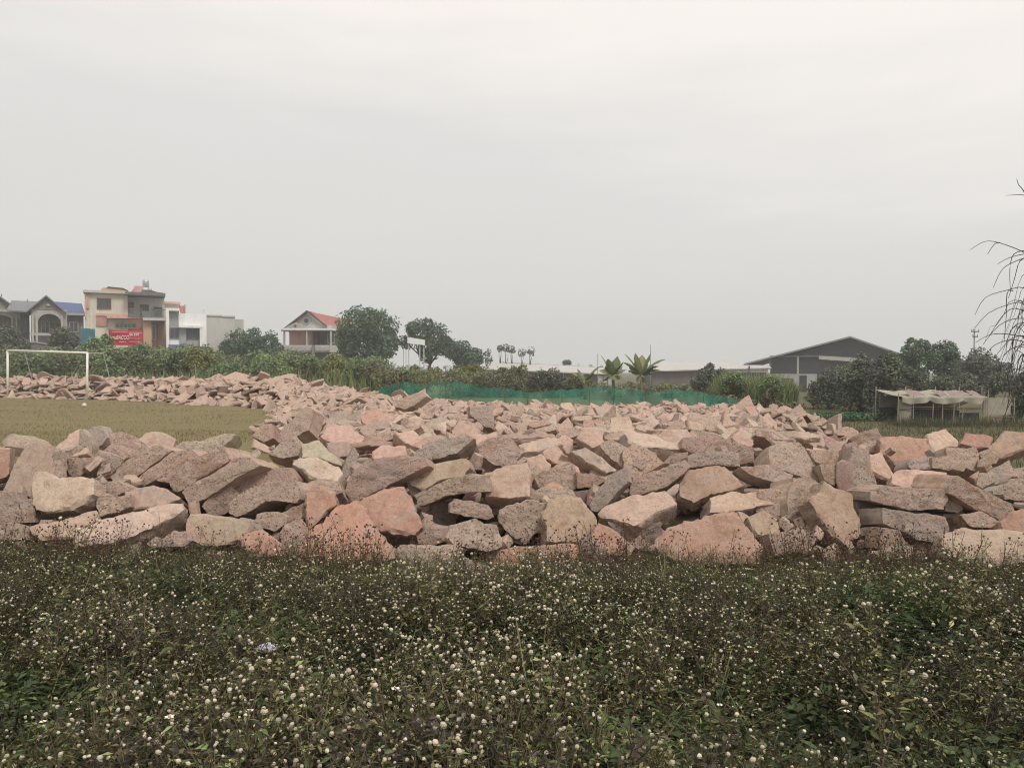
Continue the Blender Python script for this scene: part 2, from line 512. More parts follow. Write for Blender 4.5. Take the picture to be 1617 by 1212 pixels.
HERO_TXT = """
B tan 55 0 .14 .3|2,697 16,684 53,688 78,697 76,704 36,706 5,704|
S orange 20 20 .16 .1|-8,704 16,706 14,748 9,753 -8,757|
S tan 22 -12 .2 .05|36,704 24,724 13,750 3,775 14,784 28,792 45,781 52,755 84,750 82,706 60,695|tall tan slab
S cream 38 -15 .15 .1|80,715 109,685 127,676 137,690 138,716 120,720 87,724|
B green 10 15 .3 .2|126,677 138,688 147,708 145,719 133,728 124,716|
B brown 8 0 .4 .2|87,723 128,722 134,747 127,752 88,751|
B grey 15 0 .25 .1|143,672 158,672 169,690 161,703 152,706 141,694 136,683|grey cement lump
B tan 28 0 .3 .1|171,683 187,681 205,686 222,695 222,713 203,724 172,714 160,713 173,700|
B grey 5 25 .35 .3|156,712 174,715 198,724 182,745 160,755 127,751 141,730|
S cream 30 -8 .2 -.25|50,755 56,744 73,744 91,752 118,751 145,754 145,779 127,793 109,804 87,806 56,805 49,797|big cream slab
B tan 15 0 .3 0|152,761 183,757 201,768 204,774 183,783 170,777 154,776|
B pink 20 10 .3 0|151,781 170,777 186,783 206,780 206,800 190,808 158,815 153,800|
S tan 38 -10 .2 .05|195,776 218,769 242,763 256,768 287,786 258,797 227,801 195,808|
B mauve 0 0 .4 .2|124,788 152,782 154,803 136,807 123,803|
B grey 12 10 .3 0|-8,774 18,776 31,797 27,808 0,815 -8,814|
B grey 5 20 .3 .15|32,793 50,786 56,814 49,828 33,828|
B tan 20 0 .3 -.05|-6,829 22,824 37,830 36,850 14,854 -6,850|
B brown 10 0 .3 .1|-6,813 30,805 34,825 10,832 -6,834|
S tan 48 5 .18 -.05|44,830 109,815 152,804 156,820 127,836 112,850 60,850|
S cream 50 12 .24 -.2|118,842 155,820 200,808 254,795 284,793 290,801 272,812 240,830 205,846 165,858 118,862|long cream front slab
S pink 30 0 .16 .2|216,696 227,684 245,680 263,684 278,694 272,708 236,708 218,702|half-round pink slab
B tan 14 -8 .5 .05|172,754 183,742 202,724 220,712 236,704 256,703 272,711 253,724 231,738 211,754 197,763 182,762|
B pink 14 -8 .5 .05|211,768 216,755 242,734 271,713 300,708 313,719 284,738 245,758 217,772|
B green 30 0 .3 .3|270,706 287,696 316,695 354,683 374,686 352,706 318,718 303,722 283,718|mossy top slab
B tan 15 -8 .55 0|243,759 273,741 302,724 352,704 364,722 360,729 316,756 293,770 282,775 273,773 266,762|upper of the twin slanting slabs
B tan 15 -8 .55 -.05|285,777 312,758 360,731 369,721 392,723 410,735 396,742 374,753 338,778 316,791 298,800 291,791|lower of the twin slanting slabs
B mauve 0 20 .3 .4|318,800 332,779 363,764 378,778 374,795 356,812 330,814|
S tan 20 0 .25 -.1|292,848 294,820 298,810 331,811 393,822 396,834 390,854 340,862 297,860|tan block at the weeds
B pink 25 0 .25 -.1|252,852 276,837 298,838 306,853 290,862 258,862|
B tan 25 0 .2 -.05|232,858 246,846 262,854 260,864 238,864|
B tan 15 5 .3 -.05|401,822 404,811 420,809 437,807 453,815 452,830 431,838 411,833|
S orange 42 5 .18 -.1|383,843 400,835 414,834 427,843 449,862 447,876 400,878 381,864|
B tan 18 -5 .45 -.12|359,796 366,787 398,768 428,757 466,757 473,769 474,787 466,794 445,789 420,791 388,811 372,816 359,810|rounded tan slab
B red 25 -5 .4 .1|369,777 375,760 392,747 415,738 462,737 470,752 468,762 428,762 400,772 377,785|
B red 10 0 .3 .15|447,808 480,793 484,815 473,828 450,820|
B pink 15 10 .3 .1|440,840 452,826 473,816 484,838 486,850 478,876 456,876 444,860|
S orange 22 8 .28 -.12|482,780 494,768 510,767 529,778 532,796 510,818 488,836 481,822|
B tan 35 0 .3 .05|483,763 502,756 538,761 541,776 530,781 509,770 486,780|
S orange 38 -6 .2 .05|470,857 488,836 512,819 531,801 562,788 577,800 587,830 612,858 626,880 600,888 540,886 478,880|broad orange ramp slab
S orange 30 6 .19 -.2|562,795 572,787 600,773 617,766 639,765 644,772 653,792 655,806 669,833 658,845 636,842 600,833 578,824 566,812|brick-orange wedge slab
B red 16 -8 .5 0|542,776 545,762 556,742 575,728 605,720 640,719 669,724 675,735 645,751 620,763 600,774 575,786 556,791|big pebbly slanting slab
B grey 15 20 .3 .15|536,753 545,730 560,704 568,717 558,743 546,760|
S tan 30 -8 .22 .1|642,753 660,740 700,727 736,723 742,737 734,750 708,756 687,763 669,774 648,766|
B dark 0 0 .4 .3|640,756 662,744 680,765 664,786 648,782|
B tan 8 -8 .5 -.2|656,793 668,777 709,754 720,750 765,751 769,776 727,779 702,784 673,797 660,799|overhanging tan slab
S tan 32 0 .24 -.25|762,759 768,745 785,738 800,733 833,729 840,745 836,783 800,786 767,784|square tan block
B dark 5 10 .4 .45|650,804 702,788 726,813 712,838 668,838|
B mauve 8 8 .4 -.05|711,797 719,787 774,798 782,816 771,821 727,813 710,809|
B pale 22 4 .4 -.15|702,848 709,828 752,818 782,828 792,848 792,862 774,870 745,866 716,859|pale boulder
B pale 15 0 .35 -.05|624,868 631,859 709,860 732,866 722,884 700,900 650,903 627,899|
B pale 30 0 .3 -.25|690,902 712,887 734,878 756,886 778,902 758,910 702,910|
B mauve 10 0 .3 .2|658,846 680,830 708,833 706,854 680,862 660,858|
S orange 24 3 .3 -.15|781,892 790,868 815,862 900,857 914,859 917,888 905,898 788,900|long orange kerb-like block
B tan 10 0 .4 0|786,807 800,799 835,789 863,796 864,829 858,840 812,849 798,839 786,820|
S brown 34 8 .3 -.1|862,786 885,783 917,783 928,799 946,821 948,841 916,857 861,855|brown tilted block
B tan 20 0 .4 .1|834,779 862,767 905,772 911,784 864,790 858,799 837,792|
B tan 18 5 .4 .1|842,752 866,740 882,734 908,739 914,752 910,772 880,772 848,770|
B orange 10 0 .4 .1|910,745 932,748 957,759 940,769 912,771|
S tan 45 0 .2 .2|933,734 958,738 976,742 957,758 931,748|
B dark 5 0 .4 .4|904,776 944,772 932,802 912,796|
B grey 12 -12 .45 -.1|931,797 942,775 960,752 974,742 991,738 994,760 977,774 958,797 942,809 932,805|grey diagonal slab
S pink 50 -12 .24 -.15|945,808 958,797 996,783 1051,773 1063,786 1069,795 1035,809 1008,827 1000,830 975,821 950,815|flat pink slab
B dark 0 0 .4 .3|960,824 985,830 1000,830 1045,826 1048,874 1005,886 980,860|
S orange 26 10 .25 0|931,852 945,824 960,830 975,839 1002,864 994,878 945,874|
B dark 5 0 .3 .05|914,856 930,852 962,873 978,894 930,899 914,884|
S orange 34 -5 .22 -.2|1044,843 1054,832 1102,817 1160,805 1172,813 1187,837 1206,862 1198,886 1140,890 1063,884 1044,862|great orange front slab
S brown 40 -8 .2 0|1070,772 1078,752 1089,740 1145,734 1159,748 1179,766 1156,774 1122,782 1094,794 1072,782|rust-brown slab
B grey 15 0 .35 -.05|1084,720 1094,715 1145,711 1167,714 1172,724 1168,736 1131,734 1094,738 1086,736|rounded grey bar
S tan 45 8 .25 .05|1120,784 1156,775 1218,774 1227,795 1170,804 1152,806 1123,808|
B tan 18 -8 .5 -.05|994,766 1000,756 1020,746 1051,737 1080,726 1088,737 1074,753 1054,767 1036,774 1000,783 994,780|
S cream 62 0 .2 0|985,683 1000,679 1033,687 1055,696 1075,699 1078,709 1060,709 1040,704 1012,706 993,698|cream slab
B red 20 0 .4 .15|1078,690 1127,686 1141,690 1136,708 1134,714 1090,715 1076,707|
B pink 28 -8 .4 .1|984,711 1000,699 1027,712 1052,731 1020,746 1000,756 984,742|
B mauve 10 0 .3 .15|1054,731 1065,717 1087,713 1086,726 1062,737|
S pink 25 25 .2 .1|1157,691 1172,673 1191,700 1188,707 1166,702|
B brown 10 10 .35 .2|1133,712 1150,691 1168,699 1191,706 1192,729 1170,732 1166,714 1145,713|
B grey 28 20 .2 .05|1168,737 1198,734 1220,734 1252,749 1249,767 1238,767 1200,754 1180,747|
B tan 32 18 .35 .1|1214,703 1235,697 1262,696 1287,727 1300,755 1288,764 1254,750 1216,732|large grey-tan slab
B tan 18 20 .35 -.02|1253,752 1289,756 1298,762 1288,781 1265,797 1254,810 1246,824 1242,792|
S brown 26 14 .24 -.2|1278,790 1295,775 1302,757 1318,771 1346,780 1350,801 1359,815 1362,847 1335,860 1309,834 1289,809|brown propped slab
B pink 14 0 .35 .1|1198,773 1218,770 1244,771 1245,796 1237,820 1217,824 1194,807|
S brown 40 0 .25 -.05|1180,816 1205,804 1228,817 1234,841 1215,853 1194,845|
B dark 8 10 .35 .15|1266,798 1281,792 1292,813 1289,834 1254,832 1248,818|
B brown 20 0 .35 -.05|1212,842 1250,837 1265,831 1292,850 1278,872 1226,876|
B grey 18 -5 .4 .05|1345,703 1372,709 1377,738 1384,762 1380,779 1361,782 1344,777 1343,735|upright grey slab
S mauve 10 -40 .25 .1|1321,730 1328,726 1347,729 1348,778 1325,778 1319,755|
B tan 25 0 .35 .1|1277,710 1316,709 1325,724 1319,735 1298,733 1287,729|
B tan 12 0 .3 .15|1294,734 1318,733 1326,748 1319,768 1302,758|
S pink 36 15 .2 .05|1375,717 1392,713 1413,748 1411,759 1400,757 1376,744|
B tan 20 0 .3 .2|1358,703 1371,695 1390,697 1398,713 1372,715|
B brown 15 -20 .4 .15|1340,693 1358,683 1385,674 1393,688 1391,698 1369,698 1356,704|stubby brown slab
S orange 32 -5 .2 .1|1391,690 1410,689 1440,689 1464,691 1472,718 1440,729 1413,735 1395,711|orange-tan slab
S cream 42 20 .2 .1|1464,685 1495,676 1514,697 1512,705 1494,705 1494,717 1477,719 1467,700|cream top slab
S orange 46 0 .2 .05|1516,700 1524,683 1553,684 1569,690 1563,706 1540,706|
S brown 35 -12 .22 0|1561,706 1578,690 1586,678 1630,682 1630,704 1580,723 1563,714|
B tan 26 5 .3 .15|1494,705 1541,705 1554,737 1543,743 1524,739 1499,733|
B tan 18 0 .3 .02|1472,721 1523,720 1530,733 1521,743 1495,741 1472,739|
B grey 20 0 .3 .05|1438,722 1473,720 1474,740 1440,743 1434,733|
B tan 20 0 .25 .2|1547,716 1560,709 1577,723 1573,731 1555,738|
S pink 58 0 .16 -.05|1407,750 1417,742 1440,740 1496,744 1501,768 1488,774 1440,772 1405,763|
B tan 8 0 .5 -.25|1375,776 1397,766 1440,771 1490,772 1497,787 1491,804 1442,806 1400,797 1376,790|two-toned ledge slab
B brown 8 10 .5 -.15|1496,778 1513,750 1560,777 1598,795 1602,810 1580,822 1551,808|long brown leaning slab
B grey 10 0 .3 0|1491,787 1513,789 1522,804 1513,810 1493,807|
B grey 14 5 .4 0|1393,801 1437,807 1492,815 1503,836 1480,857 1455,853 1420,837 1394,826|
S tan 40 -8 .25 -.15|1488,840 1520,832 1575,834 1630,840 1632,884 1550,894 1500,877 1483,857|broad tan front slab
B pink 20 0 .3 .05|1515,812 1551,807 1580,824 1577,834 1536,832|
S orange 28 -15 .22 -.1|1576,824 1600,806 1632,797 1632,842 1582,841|
B tan 28 -12 .3 .1|1549,755 1571,739 1594,725 1602,737 1599,752 1571,766 1551,761|
B tan 20 0 .3 .1|1596,740 1632,734 1632,755 1599,752|
B tan 16 -8 .3 .1|1584,766 1598,756 1632,753 1632,792 1587,788|
B grey 15 0 .25 0|1567,774 1583,765 1586,780 1569,781|
B brown 10 0 .3 .05|1395,833 1420,837 1430,858 1410,868 1388,866|
B pale 24 0 .3 -.1|1382,872 1410,860 1444,860 1442,882 1398,886|
B dark 5 10 .4 .3|1356,783 1380,780 1387,808 1404,828 1370,832 1357,808|
B dark 0 0 .4 .35|1490,812 1520,806 1530,838 1500,850|
S pink 55 0 .2 0|504,688 519,669 551,672 574,688 572,700 528,701|pale pink slab
S mauve 35 0 .2 .05|514,698 551,696 554,717 531,723 518,711|
S green 48 10 .2 0|475,700 504,695 519,712 535,722 541,735 500,722 477,722|pale green slab
S cream 50 0 .2 -.05|462,732 470,721 500,721 535,737 541,747 533,760 505,759 488,750|
B tan 30 -12 .3 0|431,701 449,672 484,640 497,648 488,679 462,692|long tan ramp slab
B tan 28 0 .3 0|423,716 445,696 468,689 479,700 471,719 445,724|
B pink 20 0 .3 .1|398,688 412,669 433,672 431,691 415,699|
B pink 20 0 .3 .1|573,690 590,683 626,679 634,688 600,699 577,701|
S pink 66 0 .2 .1|621,682 640,679 681,700 665,708 640,699|
B grey 26 -5 .35 .1|648,716 690,694 735,684 747,692 721,716 690,724 658,728|long grey-tan slab
S pink 30 0 .2 .1|588,713 600,702 641,704 642,718 610,724 590,724|
B tan 20 -10 .4 0|622,641 640,625 668,617 674,625 652,641 638,646|stacked ribbed slab
B grey 20 10 .3 0|741,641 778,640 781,676 765,674 744,656|
B mauve 24 5 .35 .05|754,701 770,691 802,684 826,715 813,737 780,734 757,716|mauve lump
S tan 58 0 .2 .05|819,703 840,694 878,689 888,700 850,712 825,714|
S pink 25 20 .25 .1|857,713 878,699 890,712 881,732 861,723|
S tan 30 15 .2 0|903,713 925,704 966,735 977,743 958,747 934,735|
B tan 28 12 .3 .1|946,701 965,691 1001,715 1012,736 985,739 964,723|
S pink 30 0 .25 .05|830,723 855,715 869,733 867,744 837,740|
S pink 40 0 .2 .1|911,691 920,674 946,679 957,701 935,707|
"""
HEROES = []
for ln in HERO_TXT.strip().split("\n"):
    a, b, c = ln.split("|")
    typ, colr, e, yaw, T, dz = a.split()
    HEROES.append(dict(S=typ == "S", col=colr, e=float(e), yaw=float(yaw), T=float(T), dz=float(dz), poly=np.array([[float(q) for q in s.split(",")] for s in b.split()]), lm=c.strip()))


def depth_at(px, py):
    """distance of the rubble surface seen at a photo pixel"""
    front = 5.95 + .25 * sstep(500, 100, px)
    foot = 893 - 35 * sstep(600, 150, px)
    if py > 715: return front + (foot - py) / (foot - 715.0) * (7.96 - front)
    return (1.6 - .72 + .0 * px) * F / (py - HOR)


def jitter_tint(c, rs, amt=.13):
    c = np.array(TINT[c]); return np.clip(c * (1 + rs.uniform(-amt, amt)) * (1 + rs.uniform(-.05, .05, 3)), .02, .9)


SLABS = []      # every slab: dict(V,Q,T,cap,tint,...)
for hi, h in enumerate(HEROES):
    rs = np.random.RandomState(1000 + hi)
    c = h["poly"].mean(0)
    Y = depth_at(c[0], c[1]) + h["dz"]
    C0 = at(c[0], c[1], Y)
    e, yw = rad(h["e"]), rad(h["yaw"])
    N = np.array([math.sin(yw) * math.cos(e), -math.cos(yw) * math.cos(e), math.sin(e)])
    u = np.cross([0, 0, 1.0], N); u /= np.linalg.norm(u); v = np.cross(N, u)
    loc = []
    for p in h["poly"]:
        d = ray(*p); o = np.array([0, 0, EYE]); tt = np.dot(C0 - o, N) / np.dot(d, N)
        q = o + d * tt - C0; loc.append((q @ u, q @ v))
    loc = np.array(loc)
    M = 84 if c[1] > 700 else 48
    V, Q, Tr, cap = slab_geo(loc, h["T"], h["S"], 50 + hi, M, 8 if h["T"] < .35 else 10, 9 if not h["S"] else 7)
    W = C0 + V[:, :1] * u + V[:, 1:2] * v + V[:, 2:] * N
    SLABS.append(dict(V=W, Q=Q, T=Tr, cap=cap, tint=jitter_tint(h["col"], rs, .08), col=h["col"], S=h["S"], hero=h, C=C0 - N * h["T"] * .5, Y=Y, poly=h["poly"]))

# the rest of the heap: slabs strewn over its surface, a second layer underneath near the camera
def strew(poly_pts, T, S, seed, C0, e, yw, spin, M, K, Cc):
    N = np.array([math.sin(yw) * math.cos(e), -math.cos(yw) * math.cos(e), math.sin(e)])
    u = np.cross([0.01, .02, 1.0], N); u /= np.linalg.norm(u); v = np.cross(N, u)
    cs, sn = math.cos(spin), math.sin(spin)
    pp = np.stack([poly_pts[:, 0] * cs - poly_pts[:, 1] * sn, poly_pts[:, 0] * sn + poly_pts[:, 1] * cs], 1)
    V, Q, Tr, cap = slab_geo(pp, T, S, seed, M, K, Cc)
    V[:, 2] += T * .5
    return C0 + V[:, :1] * u + V[:, 1:2] * v + V[:, 2:] * N, Q, Tr, cap


def rand_poly(rs, a, b):
    n = rs.randint(4, 6); an = np.sort((np.arange(n) + rs.uniform(-.32, .32, n)) / n * 2 * math.pi)
    r = rs.uniform(.82, 1.12, n)
    return np.stack([np.cos(an) * r * a, np.sin(an) * r * b], 1)


hero_polys = [(h["poly"], depth_at(*h["poly"].mean(0)) + h["dz"]) for h in HEROES]
rs = np.random.RandomState(77)
cand = []
sp = .335
for gx in np.arange(-34, 10, sp):
    for gy in np.arange(5.8, 46, sp):
        cand.append((gx + rs.uniform(-.5, .5) * sp * .9, gy + rs.uniform(-.5, .5) * sp * .9))
cand = np.array(cand)
keep = inside(PILE, cand) & (bdist(PILE, cand) > .12) & (np.abs(cand[:, 0]) < cand[:, 1] * .70 + 1.2)
cand = cand[keep]; hh = pile_h(cand)
kinds = ["pink", "tan", "tan", "pale", "pink", "tan", "pink", "cream", "mauve", "tan", "pale", "brown", "pink", "red", "grey", "tan", "orange"]
for k, (p, hz) in enumerate(zip(cand, hh)):
    x, y = p
    far = y > 14
    for layer in ((0, 1) if y < 13.5 else (1,)):
        r2 = np.random.RandomState(3000 + k * 2 + layer)
        a = (r2.uniform(.12, .29) if r2.rand() < .85 else r2.uniform(.28, .44)) * (1.0 if y < 30 else 1.2); b = a * r2.uniform(.42, .9); T = min(r2.uniform(.05, .12), a * .5)
        if far: a *= r2.uniform(.75, 1.15) * (1.45 if y > 28 else 1); b *= (1.3 if y > 28 else 1)
        if layer == 0:
            e, yw, z = rad(r2.uniform(60, 90)), r2.uniform(-math.pi, math.pi), hz - .30
        else:
            q = r2.rand()
            e = rad(r2.uniform(58, 88) if q < .55 else r2.uniform(32, 58) if q < .93 else r2.uniform(0, 28))
            yw = r2.uniform(-math.pi, math.pi) if r2.rand() < .5 else r2.normal(0, .8)
            z = hz - .05 + r2.uniform(-.07, .08) - (.06 if e < .6 else 0) - (.24 if x < -2.6 and y < 11.5 else 0)
        hit = False
        C0 = np.array([x, y, z])
        if y < 22:
            px, py = proj(C0)
            if layer == 1 and py > 708 + 8 * (abs(px - 900) / 800): hit = True
            if layer == 1 and y < 8.7: hit = True
            if layer == 1 and not hit:
                P1 = np.array([[px, py], [px, py - a * .5 * F / y], [px - a * .5 * F / y, py], [px + a * .5 * F / y, py]])
                for hp, hd in hero_polys:
                    if y - a < hd + .35 and abs(hp[:, 0].mean() - px) < 90 and inside(hp, P1).any(): hit = True; break
        if layer == 0 and y < 8.8: C0[2] = min(hz - .42, .05 + (y - 6.2) * .2); C0[1] += .25
        if hit: continue
        pl = rand_poly(r2, a, b)
        colr = kinds[r2.randint(len(kinds))]
        if 5.0 < x < 9 and 15 < y < 22 and r2.rand() < .7: colr = ["red", "pink", "red", "mauve"][r2.randint(4)]
        S = r2.rand() < .55
        M, K, Cc = (52, 6, 5) if y < 11 else (36, 5, 4) if y < 16 else (20, 3, 2) if y < 24 else (14, 2, 1)
        V, Q, Tr, cap = strew(pl, T, S, 9000 + k * 2 + layer, C0, e, yw, r2.uniform(0, 6.28), M, K, Cc)
        tn = jitter_tint(colr, r2, .16)
        mx_ = .25 + .35 * float(sstep(10, 28, y)); tn = tn * (1 - mx_) + np.array([.49, .335, .27]) * mx_
        SLABS.append(dict(V=V, Q=Q, T=Tr, cap=cap, tint=tn, col=colr, S=S, hero=None, C=C0, Y=y, layer=layer, e=e, a=a, b=b))

for k in range(220):
    r2 = np.random.RandomState(70000 + k)
    px, py = r2.uniform(-20, 1640), r2.uniform(705, 885); Y = depth_at(px, py) + r2.uniform(.16, .5); C0 = at(px, py, Y)
    if C0[2] < .03: C0[2] = .03
    a = r2.uniform(.04, .13); colr = kinds[r2.randint(len(kinds))]
    V, Q, Tr, cap = strew(rand_poly(r2, a, a * r2.uniform(.6, 1)), r2.uniform(.05, .12), r2.rand() < .3, 80000 + k, C0, rad(r2.uniform(10, 80)), r2.uniform(-1.5, 1.5), r2.uniform(0, 6.28), 22, 4, 3)
    SLABS.append(dict(V=V, Q=Q, T=Tr, cap=cap, tint=jitter_tint(colr, r2, .16) * .8 + np.array([.07, .055, .045]), col=colr, S=False, hero=None, C=C0, Y=Y, layer=2))

# which slabs show largest: rays through the photo grid
def visible_counts():
    vs, fs, own, n = [], [], [], 0
    for si, s in enumerate(SLABS):
        tri = np.concatenate([s["T"], s["Q"][:, [0, 1, 2]], s["Q"][:, [0, 2, 3]]]) + n
        vs.append(s["V"]); fs.append(tri); own.append(np.full(len(tri), si)); n += len(s["V"])
    own = np.concatenate(own)
    bv = BVHTree.FromPolygons(np.concatenate(vs).tolist(), np.concatenate(fs).tolist(), all_triangles=True)
    cnt = np.zeros(len(SLABS), int); sx = np.zeros(len(SLABS)); sy = np.zeros(len(SLABS))
    o = Vector((0, 0, EYE))
    for py in np.arange(594, 900, 3.0):
        for px in np.arange(1.5, 1617, 4.0):
            hitp, _, fi, _ = bv.ray_cast(o, Vector(ray(px, py)), 90)
            if fi is not None:
                s = own[fi]; cnt[s] += 1; sx[s] += px; sy[s] += py
    return cnt, sx / np.maximum(cnt, 1), sy / np.maximum(cnt, 1)


CNT, VX, VY = visible_counts()
order = sorted(range(len(SLABS)), key=lambda i: (-int(SLABS[i]["hero"] is not None and CNT[i] > 0), -CNT[i]))
single = [i for i in order[:300] if CNT[i] > 0]
singles = set(single)

# words for each slab
AREA = {"big": 9999}
def shape_word(i):
    s = SLABS[i]
    V = s["V"]; px, py = np.array([proj(v) for v in V[:: max(1, len(V) // 60)]]).T
    c = np.cov(np.stack([px, py])); w_, ve = np.linalg.eigh(c)
    asp = math.sqrt(w_[1] / max(w_[0], 1e-6)); ang = math.degrees(math.atan2(-ve[1, 1], ve[0, 1]))
    if ang > 90: ang -= 180
    if ang < -90: ang += 180
    long_ = "long" if asp > 2.7 else "oblong" if asp > 1.8 else "blocky" if not s["S"] else "flat"
    lean = " sloping up to the right" if (asp > 1.7 and 14 < ang < 65) else " sloping up to the left" if (asp > 1.7 and -65 < ang < -14) else " standing upright" if (asp > 1.5 and abs(ang) >= 65) else ""
    return long_, lean


LM = [(i, SLABS[i]["hero"]["lm"]) for i in single if SLABS[i]["hero"] is not None and SLABS[i]["hero"]["lm"]]
LMTXT = {n: n for _, n in LM}
used_labels = set()


def rel(i, j):
    dx, dy = VX[i] - VX[j], VY[i] - VY[j]
    if abs(dx) > 2.2 * abs(dy): return "just right of" if dx > 0 else "just left of"
    if abs(dy) > 2.2 * abs(dx): return "just below" if dy > 0 else "just above"
    return ("below" if dy > 0 else "above") + " and " + ("right of" if dx > 0 else "left of")


def label_for(i):
    s = SLABS[i]; h = s["hero"]
    lg, ln = shape_word(i)
    sz = "small " if CNT[i] < 22 else "large " if CNT[i] > 170 else ""
    base = f"{sz}{WORD[s['col']]} {lg} {'smooth-faced' if s['S'] else 'rough broken'} slab"
    near = sorted([(math.hypot(VX[i] - VX[j], 1.6 * (VY[i] - VY[j])), j, n) for j, n in LM if j != i])
    if h is not None and h["lm"]:
        opts = [f"{h['lm']}{ln}, {rel(i, j)} the {n}" for _, j, n in near[:4]]
    else:
        opts = [f"{base}{ln if k == 0 else ''}, {rel(i, j)} the {n}" for k in (0, 1) for _, j, n in near[:2]]
        opts += [f"{base} between the {near[a][2]} and the {near[b][2]}" for a, b in ((0, 1), (0, 2), (1, 2), (0, 3), (1, 3), (2, 3), (0, 4))]
        opts += [f"{base}{ln}, {rel(i, j)} the {n}" for _, j, n in near[2:6]]
        opts += [f"{base} in {t_} light, {rel(i, j)} the {n}" for t_ in ("shaded", "open") for _, j, n in near[:3]]
    for o in opts:
        if o not in used_labels and len(o.split()) <= 16:
            used_labels.add(o); return o
    for k_ in ("nearest to", "next to", "a little beyond", "close beside"):
        for _, j, n in near[:5]:
            o = f"{base} {k_} the {n}"
            if o not in used_labels and len(o.split()) <= 16: used_labels.add(o); return o
    return opts[0]


for i in single:
    s = SLABS[i]; V = s["V"] - s["C"]
    nt = len(V)
    me = np_mesh("concrete_chunk", V, [s["T"], s["Q"]], SLAB, smooth=True, attrs=dict(cap=("FLOAT", s["cap"]), tint=("FLOAT_COLOR", np.tile([*s["tint"], 1.0], (nt, 1)))))
    me.set_sharp_from_angle(angle=rad(32))
    tag(link("concrete_chunk", me, loc=s["C"]), label_for(i), "concrete slab", "broken pavement slabs heaped across the field")

rest = [i for i in range(len(SLABS)) if i not in singles]
n = 0; vs, qs, ts, cp, tn = [], [], [], [], []
for i in rest:
    s = SLABS[i]; vs.append(s["V"]); qs.append(s["Q"] + n); ts.append(s["T"] + n); cp.append(s["cap"]); tn.append(np.tile([*s["tint"], 1.0], (len(s["V"]), 1))); n += len(s["V"])
me = np_mesh("rubble", np.concatenate(vs), [np.concatenate(ts), np.concatenate(qs)], SLAB, smooth=True, attrs=dict(cap=("FLOAT", np.concatenate(cp)), tint=("FLOAT_COLOR", np.concatenate(tn))))
me.set_sharp_from_angle(angle=rad(32))
tag(link("rubble", me), "distant mass of small broken concrete pieces behind the larger slabs", "rubble", kind="stuff")
print("slabs", len(SLABS), "single", len(single), "verts", n)
# ------------------------------------------------------------------ flowering weeds in the foreground
class Tpl:
    """leafy template: quads with a colour per vertex and a material per face"""
    def __init__(s): s.V, s.F, s.C, s.M = [], [], [], []

    def leaf(s, p, d, nrm, L, W, col, mat=0):
        d = d / np.linalg.norm(d); sdv = np.cross(d, nrm); sdv = sdv / (np.linalg.norm(sdv) + 1e-9)
        up = np.cross(sdv, d); n = len(s.V)
        s.V += [p, p + d * L * .45 + sdv * W * .5 + up * W * .12, p + d * L - up * L * .10, p + d * L * .45 - sdv * W * .5 + up * W * .12]
        s.F.append((n, n + 1, n + 2, n + 3)); s.C += [col] * 4; s.M.append(mat)

    def ribbon(s, pts, w0, w1, col, mat=0):
        pts = [np.asarray(p, float) for p in pts]
        for ax in (np.array([1., .2, 0]), np.array([-.2, 1., 0])):
            n = len(s.V)
            for i, p in enumerate(pts):
                ww = w0 + (w1 - w0) * i / (len(pts) - 1)
                s.V += [p - ax * ww * .5, p + ax * ww * .5]; s.C += [col] * 2
            for i in range(len(pts) - 1):
                s.F.append((n + 2 * i, n + 2 * i + 1, n + 2 * i + 3, n + 2 * i + 2)); s.M.append(mat)

    def ball(s, c, r, col, mat=0, rs=None, nu=7, nv=4):
        n = len(s.V)
        for j in range(nv + 1):
            th = math.pi * j / nv
            for i in range(nu):
                ph = 2 * math.pi * (i + .5 * (j % 2)) / nu
                rr = r * (1 + (rs.uniform(-.14, .14) if rs is not None else 0))
                s.V.append(c + rr * np.array([math.sin(th) * math.cos(ph), math.sin(th) * math.sin(ph), math.cos(th) * .92]))
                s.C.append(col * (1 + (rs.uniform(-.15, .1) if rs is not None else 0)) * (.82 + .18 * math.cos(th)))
        for j in range(nv):
            for i in range(nu):
                i2 = (i + 1) % nu
                s.F.append((n + j * nu + i, n + (j + 1) * nu + i, n + (j + 1) * nu + i2, n + j * nu + i2)); s.M.append(mat)

    def arr(s): return np.array(s.V, float), np.array(s.F, int), np.array(s.C, float), np.array(s.M, int)


def rv(rs, z0=-.3, z1=.8):
    a = rs.uniform(0, 6.283); return np.array([math.cos(a), math.sin(a), rs.uniform(z0, z1)])


OLIVE = [np.array(c) for c in ((.092, .096, .036), (.128, .124, .046), (.074, .100, .036), (.112, .092, .042), (.185, .168, .075))]
GREEN = [np.array(c) for c in ((.070, .105, .034), (.105, .142, .044), (.056, .086, .036), (.135, .165, .058))]
PURP = [np.array(c) for c in ((.062, .050, .038), (.048, .040, .032), (.080, .062, .042))]
HEAD = np.array([.60, .525, .40]); STEM = np.array([.085, .065, .035])


